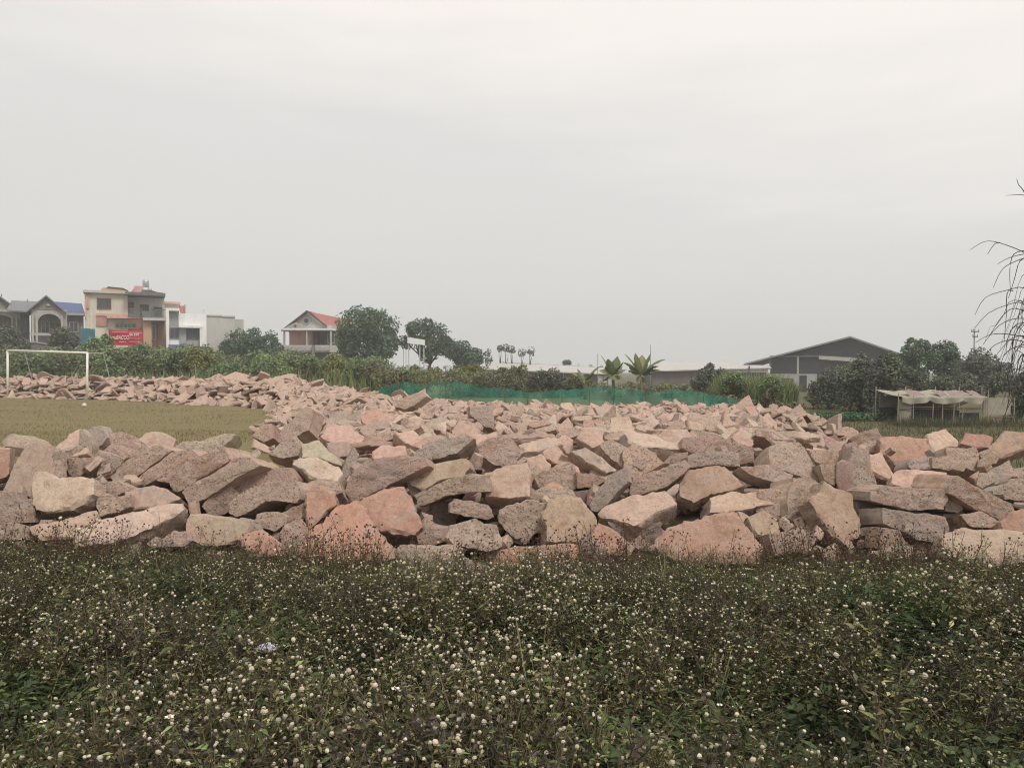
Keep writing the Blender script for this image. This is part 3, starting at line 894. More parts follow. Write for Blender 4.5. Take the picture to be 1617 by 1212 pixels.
def bidens(rs, heads, pal, h, petals=False):
    t = Tpl(); lean = rv(rs, 0, 0) * .06
    top = np.array([lean[0], lean[1], h]); t.ribbon([np.zeros(3), top * .5 + rv(rs, 0, 0) * .01, top], .005, .003, STEM)
    tips = []
    for b in range(rs.randint(5, 9)):
        s0 = top * rs.uniform(.35, 1.0); d = rv(rs, .5, 1.5); d /= np.linalg.norm(d); L = rs.uniform(.06, .16)
        s1 = s0 + d * L + np.array([0, 0, .02]); t.ribbon([s0, (s0 + s1) / 2 + np.array([0, 0, -.006]), s1], .003, .0018, STEM * rs.uniform(.8, 1.5)); tips.append(s1)
        for q in range(rs.randint(3, 7)):
            p = s0 + (s1 - s0) * rs.uniform(.1, 1); dd = rv(rs, -.5, .5)
            t.leaf(p, dd, np.array([0, 0, 1.0]) + rv(rs) * .5, rs.uniform(.014, .034), rs.uniform(.005, .012), pal[rs.randint(len(pal))] * (rs.uniform(.55, 1.3) if rs.rand() < .85 else rs.uniform(1.6, 2.6)))
    for q in range(rs.randint(26, 42)):
        p = top * rs.uniform(.08, .95) + rv(rs, 0, 0) * rs.uniform(0, .05); dd = rv(rs, -.5, .6)
        t.leaf(p, dd, np.array([0, 0, 1.0]) + rv(rs) * .6, rs.uniform(.018, .044), rs.uniform(.006, .015), pal[rs.randint(len(pal))] * (rs.uniform(.45, 1.2) if rs.rand() < .88 else rs.uniform(1.5, 2.4)))
    for k, tp in enumerate(tips[:heads]):
        if petals and k < 2:
            for a in range(6):
                an = a * 1.047 + rs.uniform(-.2, .2); d = np.array([math.cos(an), math.sin(an), .35])
                t.leaf(tp, d, np.array([0, 0, 1.0]), .013, .010, np.array([.78, .77, .70]), 1)
            t.ball(tp + np.array([0, 0, .003]), .004, np.array([.5, .36, .06]), 1, rs, 5, 3)
        else:
            t.ball(tp, rs.uniform(.0048, .0076), HEAD * rs.uniform(.72, 1.12) * np.array([1, rs.uniform(.96, 1.02), rs.uniform(.9, 1.05)]), 1, rs)
    return t.arr()


def broadleaf(rs, h):
    t = Tpl(); pal = GREEN
    for b in range(rs.randint(4, 7)):
        d = rv(rs, .7, 1.8); d /= np.linalg.norm(d); L = h * rs.uniform(.6, 1.1); s1 = d * L
        t.ribbon([np.zeros(3), s1 * .5, s1], .004, .002, GREEN[1] * .8)
        for q in range(rs.randint(7, 12)):
            p = s1 * rs.uniform(.25, 1.0); dd = rv(rs, -.3, .5)
            t.leaf(p, dd, np.array([0, 0, 1.0]) + rv(rs) * .35, rs.uniform(.03, .065), rs.uniform(.018, .036), pal[rs.randint(4)] * rs.uniform(.6, 1.25))
    return t.arr()


def tuft(rs, h, pal):
    t = Tpl()
    for b in range(rs.randint(12, 20)):
        d = rv(rs, .8, 2.6); d /= np.linalg.norm(d); L = h * rs.uniform(.5, 1.1)
        dr = np.array([d[0], d[1], -.5]) * L * .28
        t.ribbon([rv(rs, 0, 0) * .02, d * L * .55, d * L + dr], .005, .0015, pal[rs.randint(len(pal))] * rs.uniform(.8, 1.6))
    return t.arr()


def burr_stem(rs, h):
    t = Tpl(); d = np.array([rs.normal(0, .12), rs.normal(0, .12), 1.0]) * h
    t.ribbon([np.zeros(3), d * .5 + rv(rs, 0, 0) * .012, d], .004, .002, np.array([.10, .055, .035]))
    for b in range(rs.randint(4, 8)):
        p = d * rs.uniform(.4, 1.0); q = p + rv(rs, .3, 1.2) * rs.uniform(.02, .06)
        t.ribbon([p, q], .0022, .0015, np.array([.11, .07, .045]))
        t.ball(q, rs.uniform(.004, .007), np.array([.10, .055, .038]) * rs.uniform(.6, 2.2), 1, rs, 5, 3)
        for e in range(3):
            t.leaf(q, rv(rs, .1, 1.0), np.array([0, 0, 1.0]), rs.uniform(.010, .018), .003, np.array([.12, .07, .045]))
    for q in range(8):
        p = d * rs.uniform(.05, .7)
        t.leaf(p, rv(rs, -.3, .4), np.array([0, 0, 1.0]) + rv(rs) * .4, rs.uniform(.02, .045), rs.uniform(.007, .014), OLIVE[rs.randint(5)] * rs.uniform(.8, 1.4))
    return t.arr()


def scatter(name, items, mats):
    """items: (template, x, y, z, scale, turn, tilt, tint) -> one mesh of many plants"""
    Vs, Fs, Cs, Ms, n = [], [], [], [], 0
    for tp, x, y, z, s, a, tl, tint in items:
        V, Fq, C, M = tp
        ca, sa = math.cos(a), math.sin(a); b = a * 1.7
        X = V[:, 0] * ca - V[:, 1] * sa; Yv = V[:, 0] * sa + V[:, 1] * ca; Z = V[:, 2]
        X = X + Z * tl * math.cos(b); Yv = Yv + Z * tl * math.sin(b)
        Vs.append(np.stack([X * s + x, Yv * s + y, Z * s + z], 1)); Fs.append(Fq + n); n += len(V)
        hd = np.zeros(len(V), bool); hd[Fq[M == 1].ravel()] = True
        Cs.append(np.where(hd[:, None], C, C * tint)); Ms.append(M)
    C = np.concatenate(Cs); C = np.concatenate([np.clip(C, 0, 1), np.ones((len(C), 1))], 1)
    return np_mesh(name, np.concatenate(Vs), [np.concatenate(Fs)], mats, [np.concatenate(Ms)], smooth=False, attrs=dict(col=("FLOAT_COLOR", C)))


WEED = leaf_mat("weed_leaf")
kh = NT("seed_head", .9, .1); kh.color(kh.attr("col")); HEADM = kh.m
rs = np.random.RandomState(5)
TA = [bidens(rs, rs.randint(2, 8), OLIVE, rs.uniform(.22, .34)) for _ in range(10)]
TN = [bidens(rs, 0, OLIVE, rs.uniform(.18, .32)) for _ in range(6)]
TP = [bidens(rs, rs.randint(1, 4), PURP, rs.uniform(.22, .32)) for _ in range(5)]
TF = [bidens(rs, rs.randint(2, 5), GREEN, rs.uniform(.26, .36), True) for _ in range(4)]
TG = [broadleaf(rs, rs.uniform(.18, .28)) for _ in range(6)]
TT = [tuft(rs, rs.uniform(.2, .34), OLIVE + GREEN) for _ in range(4)]
TB = [burr_stem(rs, rs.uniform(.2, .36)) for _ in range(5)]

# green leafy patches as the photo has them: photo pixel, radius in m
GP = [at(*p, 1)[:0] for p in ()]
patches = []
for px, py, r in ((90, 880, .35), (175, 895, .3), (225, 905, .4), (300, 940, .35), (15, 1100, .35), (110, 1090, .25), (430, 985, .3), (950, 1040, .25), (870, 1160, .2), (1010, 1170, .3), (1350, 945, .4),
                  (1250, 1130, .3), (1330, 1170, .35), (1150, 1140, .25), (1480, 1000, .35), (1560, 1190, .3), (1520, 930, .3), (1180, 930, .25), (690, 1010, .2), (1400, 1060, .25), (60, 1190, .25)):
    d = ray(px, py); Yp = (EYE - .22) / -d[2]; patches.append((d[0] * Yp, Yp, r))
front_y = lambda x: np.interp(x, [-9, -5, -3.2, -1.6, -.2, .75, 1.2, 1.6, 2.6, 4.4, 5.5, 9], [6.3, 6.25, 6.1, 5.7, 5.5, 5.62, 5.8, 5.55, 5.6, 5.72, 5.65, 5.65])
items, green, flow = [], [], 0
y = 1.75
for _ in range(16500):
    Yp = math.sqrt(rs.uniform(1.75 ** 2, 6.5 ** 2)); hw = Yp * .74 + .8; X = rs.uniform(-hw, hw)
    if Yp > front_y(X) + rs.normal(0, .10) + .15 + .3 * float(vnoise(np.array([X * 1.4, 0, 9]), 23)): continue
    nz = float(vnoise(np.array([X * .9, Yp * 1.1, 0]), 21)); nz2 = float(vnoise(np.array([X * 1.6, Yp * 1.6, 4]), 22))
    g = max([math.exp(-((X - a) ** 2 + ((Yp - b) * 1.2) ** 2) / (r * r)) for a, b, r in patches] + [0])
    edge = float(sstep(1.1, 0.0, front_y(X) - Yp)); sc = (rs.uniform(.75, 1.15) if rs.rand() < .84 else rs.uniform(1.1, 1.35)) * (1 - .46 * edge) * (1 + .25 * nz)
    if nz2 < -.42 and rs.rand() < .65: continue
    tint = np.array([1, 1, 1]) * rs.uniform(.7, 1.25) * (1 + .45 * nz2 + .3 * nz) * (1 + .25 * edge)
    u = rs.rand()
    if u < g * .9: tp = TG[rs.randint(6)]; tint = tint * rs.uniform(.8, 1.1)
    elif rs.rand() < .012 + .02 * (X > 1): tp = TF[rs.randint(4)]
    elif nz2 > .3 and u < .5: tp = TP[rs.randint(5)]
    elif .4 < g + nz * .8 + rs.rand() * .5 and u < .28: tp = TG[rs.randint(6)]
    elif u > .92: tp = TT[rs.randint(4)]; tint = tint * .9
    elif rs.rand() < .52 - .3 * g + .30 * nz - .55 * nz2 - .1 * float(sstep(.5, 2.5, X)) + .08 * float(sstep(1.5, -.5, abs(X - .3) - .5)): tp = TA[rs.randint(10)]
    else: tp = TN[rs.randint(6)]
    if nz > .3 and X > 1.5 and u > .3: tint = tint * np.array([.85, 1.15, .9])
    items.append((tp, X, Yp, 0.0, sc, rs.uniform(0, 6.28), rs.uniform(0, .35), tint))
for _ in range(1500):
    X = rs.uniform(-4.6, 4.8); dens = .25 + sum(math.exp(-((X - c) / .35) ** 2) for c in (-1.5, .55, 2.3, 2.9, -3.4))
    if rs.rand() > dens: continue
    items.append((TB[rs.randint(5)], X, front_y(X) + rs.normal(.05, .22), 0.0, rs.uniform(.6, 1.15), rs.uniform(0, 6.28), .15, np.ones(3)))
for _ in range(150):
    X = rs.choice([rs.uniform(1.7, 3.1), rs.uniform(1.9, 2.8), rs.uniform(-1.6, -.9), rs.uniform(-3.6, -2.6), rs.uniform(.3, .9)]); items.append((TB[rs.randint(5)], X, front_y(X) + rs.uniform(-.3, .25), 0.0, rs.uniform(.8, 1.4), rs.uniform(0, 6.28), .18, np.ones(3) * 1.1))
for _ in range(60):
    Yp = rs.uniform(2.6, 5.3); X = rs.uniform(-.62, .62) * Yp; items.append((TA[rs.randint(10)] if rs.rand() < .6 else TT[rs.randint(4)], X, Yp, 0.0, rs.uniform(1.4, 1.75), rs.uniform(0, 6.28), .25, np.ones(3) * 1.5))
for _ in range(1300):
    X = rs.uniform(-4.8, 5.0); items.append((TN[rs.randint(6)], X, front_y(X) + rs.uniform(-.25, .45), 0.0, rs.uniform(.35, .7), rs.uniform(0, 6.28), .2, np.ones(3) * rs.uniform(.8, 1.4)))
me = scatter("flowering_weeds", items, [WEED, HEADM])
tag(link("flowering_weeds", me), "dense dark weeds dotted with cream seed heads in front of the rubble", "weeds", kind="stuff")
print("weed faces", len(me.polygons))

# a few single plants and scraps one can point to
def single_plant(name, label, cat, loc, build):
    tp = Tpl(); build(tp); V, Fq, C, M = tp.arr()
    C = np.concatenate([np.clip(C, 0, 1), np.ones((len(C), 1))], 1)
    me = np_mesh(name, V, [Fq], [WEED, HEADM], [M], smooth=False, attrs=dict(col=("FLOAT_COLOR", C)))
    return tag(link(name, me, loc=loc), label, cat)


def tall_stalk(t):
    rr = np.random.RandomState(3); c = np.array([.32, .31, .17])
    pts = [np.array([.14, -.05, 0]), np.array([.07, -.02, .16]), np.array([.015, 0, .36]), np.array([-.035, .02, .66])]
    t.ribbon(pts, .010, .004, c); t.ribbon([np.array([.03, -.01, .25]), np.array([.06, 0, .45]), np.array([.085, .02, .70])], .005, .002, c * .8)
    t.ribbon([np.array([.06, -.02, .2]), np.array([.15, 0, .34]), np.array([.2, .02, .44])], .003, .002, c * .7)
    for p in (pts[3], np.array([.085, .02, .70]), np.array([.2, .02, .44])):
        for q in range(4): t.ball(p + rr.normal(0, .012, 3), .006, HEAD, 1, rr)
    for q in range(26):
        p = pts[rr.randint(1, 3)] * rr.uniform(.5, 1.2); t.leaf(p, rv(rr, -.2, .5), np.array([0, 0, 1.0]) + rv(rr) * .4, rr.uniform(.03, .07), rr.uniform(.012, .026), GREEN[rr.randint(4)] * rr.uniform(1, 1.7))


d = ray(868, 1212); q = at(868, 1212, (EYE - .02) / -d[2])
single_plant("weed_stalk", "tall pale forked weed stalk rising above the seed heads", "weed", (q[0] - .10, q[1] - .15, 0), tall_stalk)


def dead_twig(t):
    rr = np.random.RandomState(8); c = np.array([.12, .075, .05])
    t.ribbon([np.zeros(3), np.array([.02, 0, .2]), np.array([.03, .02, .46])], .006, .003, c)
    for k in range(7):
        p = np.array([.02, .01, .1 + .045 * k]); t.ribbon([p, p + np.array([rr.uniform(-.09, .09), rr.uniform(-.05, .05), rr.uniform(-.10, .05)])], .003, .0015, c * rr.uniform(.8, 1.6))


q = at(352, 1012, 4.05)
single_plant("dead_weed", "dry reddish bare weed standing in a dark gap among the green weeds", "weed", (q[0], q[1], .02), dead_twig)

# white plastic scrap caught in the weeds
mb = bpy.data.meshes.new("plastic_scrap")
q = at(421, 1024, 3.60); rr = np.random.RandomState(4)
V, Fq = [], []
nu, nv = 12, 7
for j in range(nv):
    for i in range(nu):
        a = 2 * math.pi * i / nu; th = math.pi * (j + .5) / nv / 1.6
        r_ = 1 + rr.uniform(-.2, .2)
        V.append((.042 * math.sin(th) * math.cos(a) * r_, .03 * math.sin(th) * math.sin(a) * r_, .026 * math.cos(th) * r_))
for j in range(nv - 1):
    for i in range(nu): Fq.append((j * nu + i, (j + 1) * nu + i, (j + 1) * nu + (i + 1) % nu, j * nu + (i + 1) % nu))
Fq.append(tuple(range(nu)))
mb.from_pydata(V, [], Fq); mb.materials.append(plain("dirty_white_plastic", (.62, .60, .66), .45, .2, 30)); mb.update()
tag(link("plastic_scrap", mb, loc=tuple(q)), "crumpled pale plastic scrap lying in the weeds beside the dark gap", "litter")
# ------------------------------------------------------------------ foliage
def leaves(blobs, n, L, W, pal, seed, gap=.15, gfreq=1.6, up=.3, shell=.45, droop=0.0):
    """leaf-sized faces spread through a crown made of ellipsoids (x,y,z,rx,ry,rz)"""
    rs = np.random.RandomState(seed); B = np.array(blobs, float); wgt = (B[:, 3] * B[:, 5] + B[:, 3] ** 2); wgt /= wgt.sum()
    b = rs.choice(len(B), n, p=wgt)
    d = rs.normal(0, 1, (n, 3)); d /= np.linalg.norm(d, axis=1)[:, None]
    r = (1 - shell * rs.rand(n) ** 1.6) * (1 + rs.normal(0, .07, n))
    rr = rs.normal(0, 1, (n, 3)); P = B[b, :3] + d * r[:, None] * B[b, 3:6]
    bump_ = vnoise(P * gfreq * .8 + 7.7, seed + 1)
    P += d * (bump_ * .34)[:, None] * B[b, 3:6].min(1)[:, None]
    keep = vnoise(P * gfreq, seed + 2) < 1 - 2 * gap + rs.rand(n) * .3 - .15
    P, d, b, rr = P[keep], d[keep], b[keep], rr[keep]; n = len(P)
    N = d * .6 + rr * .55 + np.array([0, 0, up]); N /= np.linalg.norm(N, axis=1)[:, None]
    u = np.cross(N, rs.normal(0, 1, (n, 3))); u[:, 2] -= droop; u /= np.linalg.norm(u, axis=1)[:, None] + 1e-9
    v = np.cross(N, u)
    l = L * rs.uniform(.6, 1.35, n)[:, None]; w_ = W * rs.uniform(.6, 1.3, n)[:, None]
    V = np.stack([P - u * l * .5, P + v * w_ * .5, P + u * l * .5 + N * l * -.08, P - v * w_ * .5], 1).reshape(-1, 3)
    Fq = np.arange(4 * n).reshape(n, 4)
    pal = np.array(pal); cl = vnoise(P * .9 + 3.3, seed + 3) * .5 + .5
    idx = np.clip((cl * .8 + rs.rand(n) * .45 - .1) * len(pal), 0, len(pal) - 1e-6).astype(int)
    C = pal[idx] * rs.uniform(.7, 1.3, (n, 1)) * (.8 + .4 * (vnoise(P * 2.2, seed + 4) * .5 + .5))[:, None]
    C = np.repeat(np.concatenate([np.clip(C, 0, 1), np.ones((n, 1))], 1), 4, 0)
    return V, Fq, C


LEAF = leaf_mat("tree_leaf")


def leaf_mesh(name, sets, parent=None, loc=None):
    off = np.array(WORLD_OF(parent) if parent is not None else (loc if loc is not None else (0, 0, 0)), float)
    Vs, Fs, Cs, n = [], [], [], 0
    for V, Fq, C in sets: Vs.append(V - off); Fs.append(Fq + n); Cs.append(C); n += len(V)
    me = np_mesh(name, np.concatenate(Vs), [np.concatenate(Fs)], [LEAF], smooth=False, attrs=dict(col=("FLOAT_COLOR", np.concatenate(Cs))))
    return link(name, me, parent, None if parent is not None else tuple(off))


BARK = plain("bark", (.11, .085, .065), .95, .35, 6)
DK = [(0.0732, 0.1184, 0.0844), (0.0959, 0.1465, 0.0959), (0.1184, 0.1746, 0.1015), (0.1409, 0.1972, 0.124)]
MID = [(0.1484, 0.2104, 0.0917), (0.1942, 0.2644, 0.1133), (0.2374, 0.302, 0.1349), (0.1672, 0.2158, 0.1187)]
OLV = [(0.1694, 0.1872, 0.0801), (0.2138, 0.2229, 0.0981), (0.1782, 0.1694, 0.0891), (0.2495, 0.2495, 0.1159)]
YEL = [(0.224, 0.238, 0.07), (0.28, 0.28, 0.098), (0.196, 0.217, 0.084), (0.154, 0.182, 0.07)]
GRY = [(0.1296, 0.1512, 0.108), (0.1685, 0.1858, 0.1339), (0.108, 0.1296, 0.0994), (0.1944, 0.1944, 0.1512)]
SHD = [(0.0939, 0.1127, 0.0814), (0.1252, 0.144, 0.1002), (0.1565, 0.169, 0.1188), (0.1127, 0.1252, 0.1002)]


def gz(x, y): return float(terrain(np.array([x, y])))


def tree(name, label, cat, Y, circles, n, leafpx, pal, seed, trunk=None, gap=.15, group=None, trunk_r=.14, depth=.8, asp=.55, extra=None, base=None, **kw):
    """circles: (px, py, radius px) of the crown seen in the photo; trunk: px of its foot"""
    s = Y / F
    bl = [(*at(cx_, cy_, Y), r_ * s, r_ * s * depth, r_ * s) for cx_, cy_, r_ in circles]
    bl = [(x, y + (k % 3 - 1) * .3 * rx, z, rx, ry, rz) for k, (x, y, z, rx, ry, rz) in enumerate(bl)]
    fx = at(trunk if trunk is not None else np.mean([c[0] for c in circles]), 580, Y)[0]
    root = empty(name, (fx, Y, gz(fx, Y)), label, cat, group)
    sets = [leaves(bl, n, leafpx * s, leafpx * s * asp, pal, seed, gap=gap, gfreq=2.2 / max(.2, np.mean([b[3] for b in bl])) * .8, **kw)]
    if extra: sets += [leaves([(*at(cx_, cy_, Y), r_ * s, r_ * s * depth, r_ * s) for cx_, cy_, r_ in ec], en, leafpx * s, leafpx * s * asp, ep, seed + 50, gap=.3, shell=.25) for ec, en, ep in extra]
    leaf_mesh("crown" if cat in ("tree", "palm") else "foliage", sets, root)
    m = MB(); rs_ = np.random.RandomState(seed)
    g = gz(fx, Y); top = max(bl, key=lambda q: q[3]); fork = np.array([fx + (top[0] - fx) * .4, Y, g + (top[2] - g) * .55])
    if cat in ("tree", "palm"):
        m.tube([(fx, Y, g - .1), (fx + .03, Y, g + .5 * (fork[2] - g)), fork], [trunk_r, trunk_r * .8, trunk_r * .65], 7)
        for q in bl: m.tube([fork, (fork + np.array(q[:3])) / 2 + rs_.normal(0, .08, 3), np.array(q[:3]) + rs_.normal(0, .1, 3)], [trunk_r * .55, trunk_r * .35, trunk_r * .12], 5)
        m.build("trunk", BARK, root, smooth=True)
    else:
        for q in bl:
            for k in range(3): m.tube([(fx + rs_.normal(0, .1), Y, g - .05), np.array(q[:3]) + rs_.normal(0, .3, 3) * q[3]], [trunk_r * .4, trunk_r * .12], 4)
        m.build("stem", BARK, root)
    return root


# --- tall trees
tree("round_tree", "big dense dark round tree right beside the pink house", "tree", 72, [(562, 515, 29), (600, 517, 29), (580, 503, 20), (552, 536, 22), (612, 540, 22), (575, 545, 30), (600, 556, 20), (545, 556, 14)], 9500, 5.2, DK, 11, 580, .17, trunk_r=.3)
tree("flowering_tree", "dark tree with reddish flowers behind the white board on posts", "tree", 74, [(662, 525, 18), (690, 532, 20), (650, 519, 12), (704, 547, 16), (675, 512, 10), (640, 540, 12), (675, 550, 20)], 5600, 4.6, DK, 12, 672, .27, trunk_r=.2,
     extra=[([(660, 513, 10), (652, 522, 8), (672, 518, 9)], 160, [(.20, .085, .06), (.16, .07, .05)])])
tree("bushy_tree", "low dark tree tapering off right of the flowering tree", "tree", 76, [(728, 556, 18), (748, 561, 14), (712, 550, 15), (735, 568, 18), (757, 569, 8)], 4200, 4.4, DK, 13, 732, .22, trunk_r=.16)
tree("bushy_tree", "broad dark tree between the white house and the pink house", "tree", 73, [(377, 541, 19), (400, 536, 18), (424, 541, 17), (360, 549, 13), (441, 551, 10), (400, 555, 22), (425, 558, 16), (368, 558, 12)], 6000, 4.6, DK, 14, 398, .2, trunk_r=.2)
tree("bushy_tree", "dark tree in front of the grey villa at the edge of the view", "tree", 62, [(14, 531, 17), (-4, 536, 18), (34, 545, 12), (10, 548, 16)], 3600, 4.6, SHD, 15, 10, .1, trunk_r=.16)
tree("bushy_tree", "dark tree in front of the blue-roofed villa's right corner", "tree", 62, [(100, 530, 15), (88, 540, 12), (114, 541, 12), (102, 550, 14)], 3000, 4.6, SHD, 16, 102, .12, trunk_r=.14)
tree("leafy_tree", "tall airy tree right of the warehouse, nearest to its roof", "tree", 46, [(1438, 556, 17), (1455, 549, 16), (1430, 572, 16), (1470, 562, 14), (1450, 575, 20), (1441, 540, 9)], 5200, 4.8, DK, 17, 1448, .34, trunk_r=.14)
tree("leafy_tree", "airy tree in the middle of the three behind the shelter", "tree", 47, [(1494, 553, 15), (1480, 571, 17), (1508, 566, 14), (1495, 580, 18), (1480, 548, 8)], 4400, 4.8, DK, 18, 1494, .36, trunk_r=.14)
tree("leafy_tree", "dark tree behind the drooping reed, right of the power pole", "tree", 44, [(1540, 573, 21), (1562, 581, 20), (1525, 586, 18), (1582, 586, 14), (1550, 592, 20)], 5200, 4.8, SHD, 19, 1548, .30, trunk_r=.14)
for k, (px, py, r_) in enumerate([(769, 557, 6.5), (790, 550, 6), (799, 549, 6.5), (808, 552, 6), (824, 556, 7), (838, 555, 7), (772, 567, 7)]):
    lab = ["slim far tree nearest to the low dark tree", "slim far palm, leftmost of the close cluster of three", "slim far palm in the middle of the close cluster", "slim far palm, rightmost of the close cluster of three", "far wispy tree just right of the palm cluster", "far wispy tree farthest right above the shed roof", "low far bush under the slim trees"][k]
    tree("slim_tree" if k < 6 else "far_bush", lab, "tree" if k < 6 else "bush", 98, [(px, py, r_), (px - 2.5, py + 1.5, r_ * .6), (px + 3, py + 2, r_ * .55)], 230, 3.0, GRY, 30 + k, px + [0, 1, -1, 1, 0, -1, 0][k], .42, trunk_r=.09, group="slim trees on the skyline")
tree("far_bush", "small round bush peeping over the long shed roof", "bush", 103, [(893, 573, 5), (898, 572, 5)], 320, 3, DK, 41, 896, .2, trunk_r=.1)

# --- shrubs one can tell apart
SH = [
    ("dark_shrub", "dark shadowy shrub hiding the warehouse front", 30, [(1312, 606, 26), (1300, 628, 24), (1325, 630, 24), (1338, 590, 16), (1290, 612, 12)], 5200, 5.2, SHD, .08),
    ("dark_shrub", "tall dark shrub in the middle before the warehouse gable", 28, [(1355, 598, 28), (1348, 625, 28), (1372, 632, 24), (1362, 575, 16)], 5200, 5.2, SHD, .08),
    ("dark_shrub", "dark shrub left of the tarpaulin shelter", 27, [(1396, 592, 26), (1392, 622, 26), (1405, 640, 20), (1402, 570, 17), (1380, 645, 16)], 5200, 5.2, SHD, .08),
    ("dark_shrub", "dark bush at the right end of the shelter", 24, [(1612, 632, 16), (1618, 612, 18), (1606, 652, 14), (1625, 590, 16)], 2800, 6, SHD, .1),
    ("dark_shrub", "low dark hedge bush just behind the shelter roof", 30, [(1450, 602, 16), (1490, 606, 18), (1530, 606, 18), (1570, 604, 18), (1595, 604, 14), (1470, 615, 14), (1550, 618, 16), (1428, 600, 15), (1416, 588, 11), (1432, 588, 11)], 5600, 5.2, SHD, .1),
    ("grey_shrub", "dark greyish shrub behind the green netting", 40, [(855, 598, 15), (872, 596, 14), (842, 603, 10), (885, 604, 10)], 2600, 4.8, GRY, .12),
    ("olive_shrub", "low olive shrub between the grey shrub and the banana plants", 41, [(908, 603, 14), (925, 606, 10), (893, 606, 10)], 2000, 4.6, OLV, .1),
    ("pale_shrub", "loose pale green shrub behind the netting at the low tree", 42, [(795, 592, 14), (812, 588, 11), (780, 598, 12), (825, 584, 8), (828, 600, 12)], 2600, 4.8, OLV, .2),
    ("grey_shrub", "wispy greyish shrub in front of the brown shed wall", 38, [(1116, 592, 15), (1103, 604, 13), (1130, 602, 14), (1118, 580, 8), (1140, 592, 10)], 2400, 5, GRY, .3),
    ("yellow_shrub", "bright yellow-green shrub below the white modern house", 46, [(312, 562, 14), (300, 572, 12), (328, 570, 12), (315, 580, 14)], 2400, 5, YEL, .15),
    ("yellow_shrub", "yellow-green shrub below the pink house balcony", 45, [(528, 572, 15), (542, 580, 12), (515, 584, 13), (530, 592, 15)], 2600, 5, YEL, .15),
    ("yellow_shrub", "yellowish shrub left of the white board's foot", 43, [(688, 592, 12), (655, 586, 9), (672, 594, 10)], 1600, 4.8, YEL, .25),
    ("yellow_shrub", "yellow-green shrub below the low dark tree", 43, [(738, 590, 13), (752, 584, 10), (728, 598, 10)], 1900, 4.8, YEL, .2),
    ("leafy_shrub", "light green leafy plant below the teal sheet", 50, [(152, 545, 13), (140, 552, 10), (163, 553, 9)], 1600, 4.6, MID, .2),
    ("leafy_shrub", "green bush with pale blossoms beside the red banner", 52, [(182, 545, 0.1), (168, 540, 11), (160, 550, 9)], 1500, 4.4, MID, .25),
    ("leafy_shrub", "mid green shrub right of the goal post", 46, [(168, 580, 16), (158, 592, 14), (180, 590, 14)], 2600, 5, MID, .15),
    ("leafy_shrub", "pale mid green shrub in the middle of the left bank", 45, [(352, 588, 16), (370, 582, 13), (335, 594, 14), (362, 597, 14)], 2600, 5, MID, .15),
    ("leafy_shrub", "broad green shrub in front of the broad dark tree", 46, [(425, 580, 17), (445, 588, 15), (405, 590, 15), (430, 596, 15)], 3000, 5, MID, .12),
    ("brown_shrub", "dry brownish shrub left of the netting's raised end", 42, [(592, 588, 14), (600, 600, 12), (580, 600, 12)], 1900, 4.8, [(.13, .105, .06), (.10, .09, .05), (.15, .12, .07)], .2),
    ("brown_shrub", "reddish dry weeds behind the netting's raised end", 41, [(625, 594, 10), (638, 592, 9), (615, 600, 9)], 1100, 4.4, [(.14, .07, .055), (.11, .085, .05), (.16, .08, .06)], .25),
    ("leafy_shrub", "mid green shrub within the cane grass, left of the warehouse door", 31, [(1215, 606, 13), (1228, 612, 11), (1203, 613, 10)], 1700, 5, MID, .25),
    ("leafy_shrub", "light green shrub at the left edge of the cane grass", 31, [(1160, 600, 14), (1148, 608, 12), (1174, 609, 11)], 1800, 5, MID + YEL[:1], .25),
    ("dry_weed", "thin brown weed sprouting from the reddish stones", 21, [(1215, 628, 10), (1222, 618, 7), (1208, 634, 9)], 420, 4.6, [(.13, .10, .05), (.10, .09, .045)], .35),
]
for k, (nm, lab, Y, cs, n_, lp, pal, gp) in enumerate(SH):
    tree(nm, lab, "shrub", Y, cs, n_, lp, pal, 100 + k, None, gp, trunk_r=.07, up=.5)


# --- banks of undergrowth that read as one mass
def bank(name, label, prof, Y0, Y1, n, leafpx, pal, seed, low=0.0):
    rs_ = np.random.RandomState(seed); bl = []
    pxs = np.array([p[0] for p in prof], float); pys = np.array([p[1] for p in prof], float)
    for q in range(int((pxs[-1] - pxs[0]) / 3)):
        px = rs_.uniform(pxs[0], pxs[-1]); Y = rs_.uniform(Y0, Y1); top = at(px, np.interp(px, pxs, pys) + rs_.uniform(-4, 6), Y)
        g = gz(top[0], Y); h = top[2] - g; zc = rs_.uniform(.92, 1.06) if rs_.rand() < .5 else rs_.uniform(.35, .92)
        r_ = rs_.uniform(.38, .78) * min(1.0, h * .5)
        bl.append((top[0], Y, g + max(h * zc - r_, .15), r_ * 1.3, r_, r_))
    V, Fq, C = leaves(bl, n, leafpx * Y0 / F, leafpx * Y0 / F * .5, pal, seed, gap=.12, gfreq=1.3, up=.5, shell=.7)
    o = leaf_mesh(name, [(V, Fq, C)]); tag(o, label, "undergrowth", kind="stuff"); return o


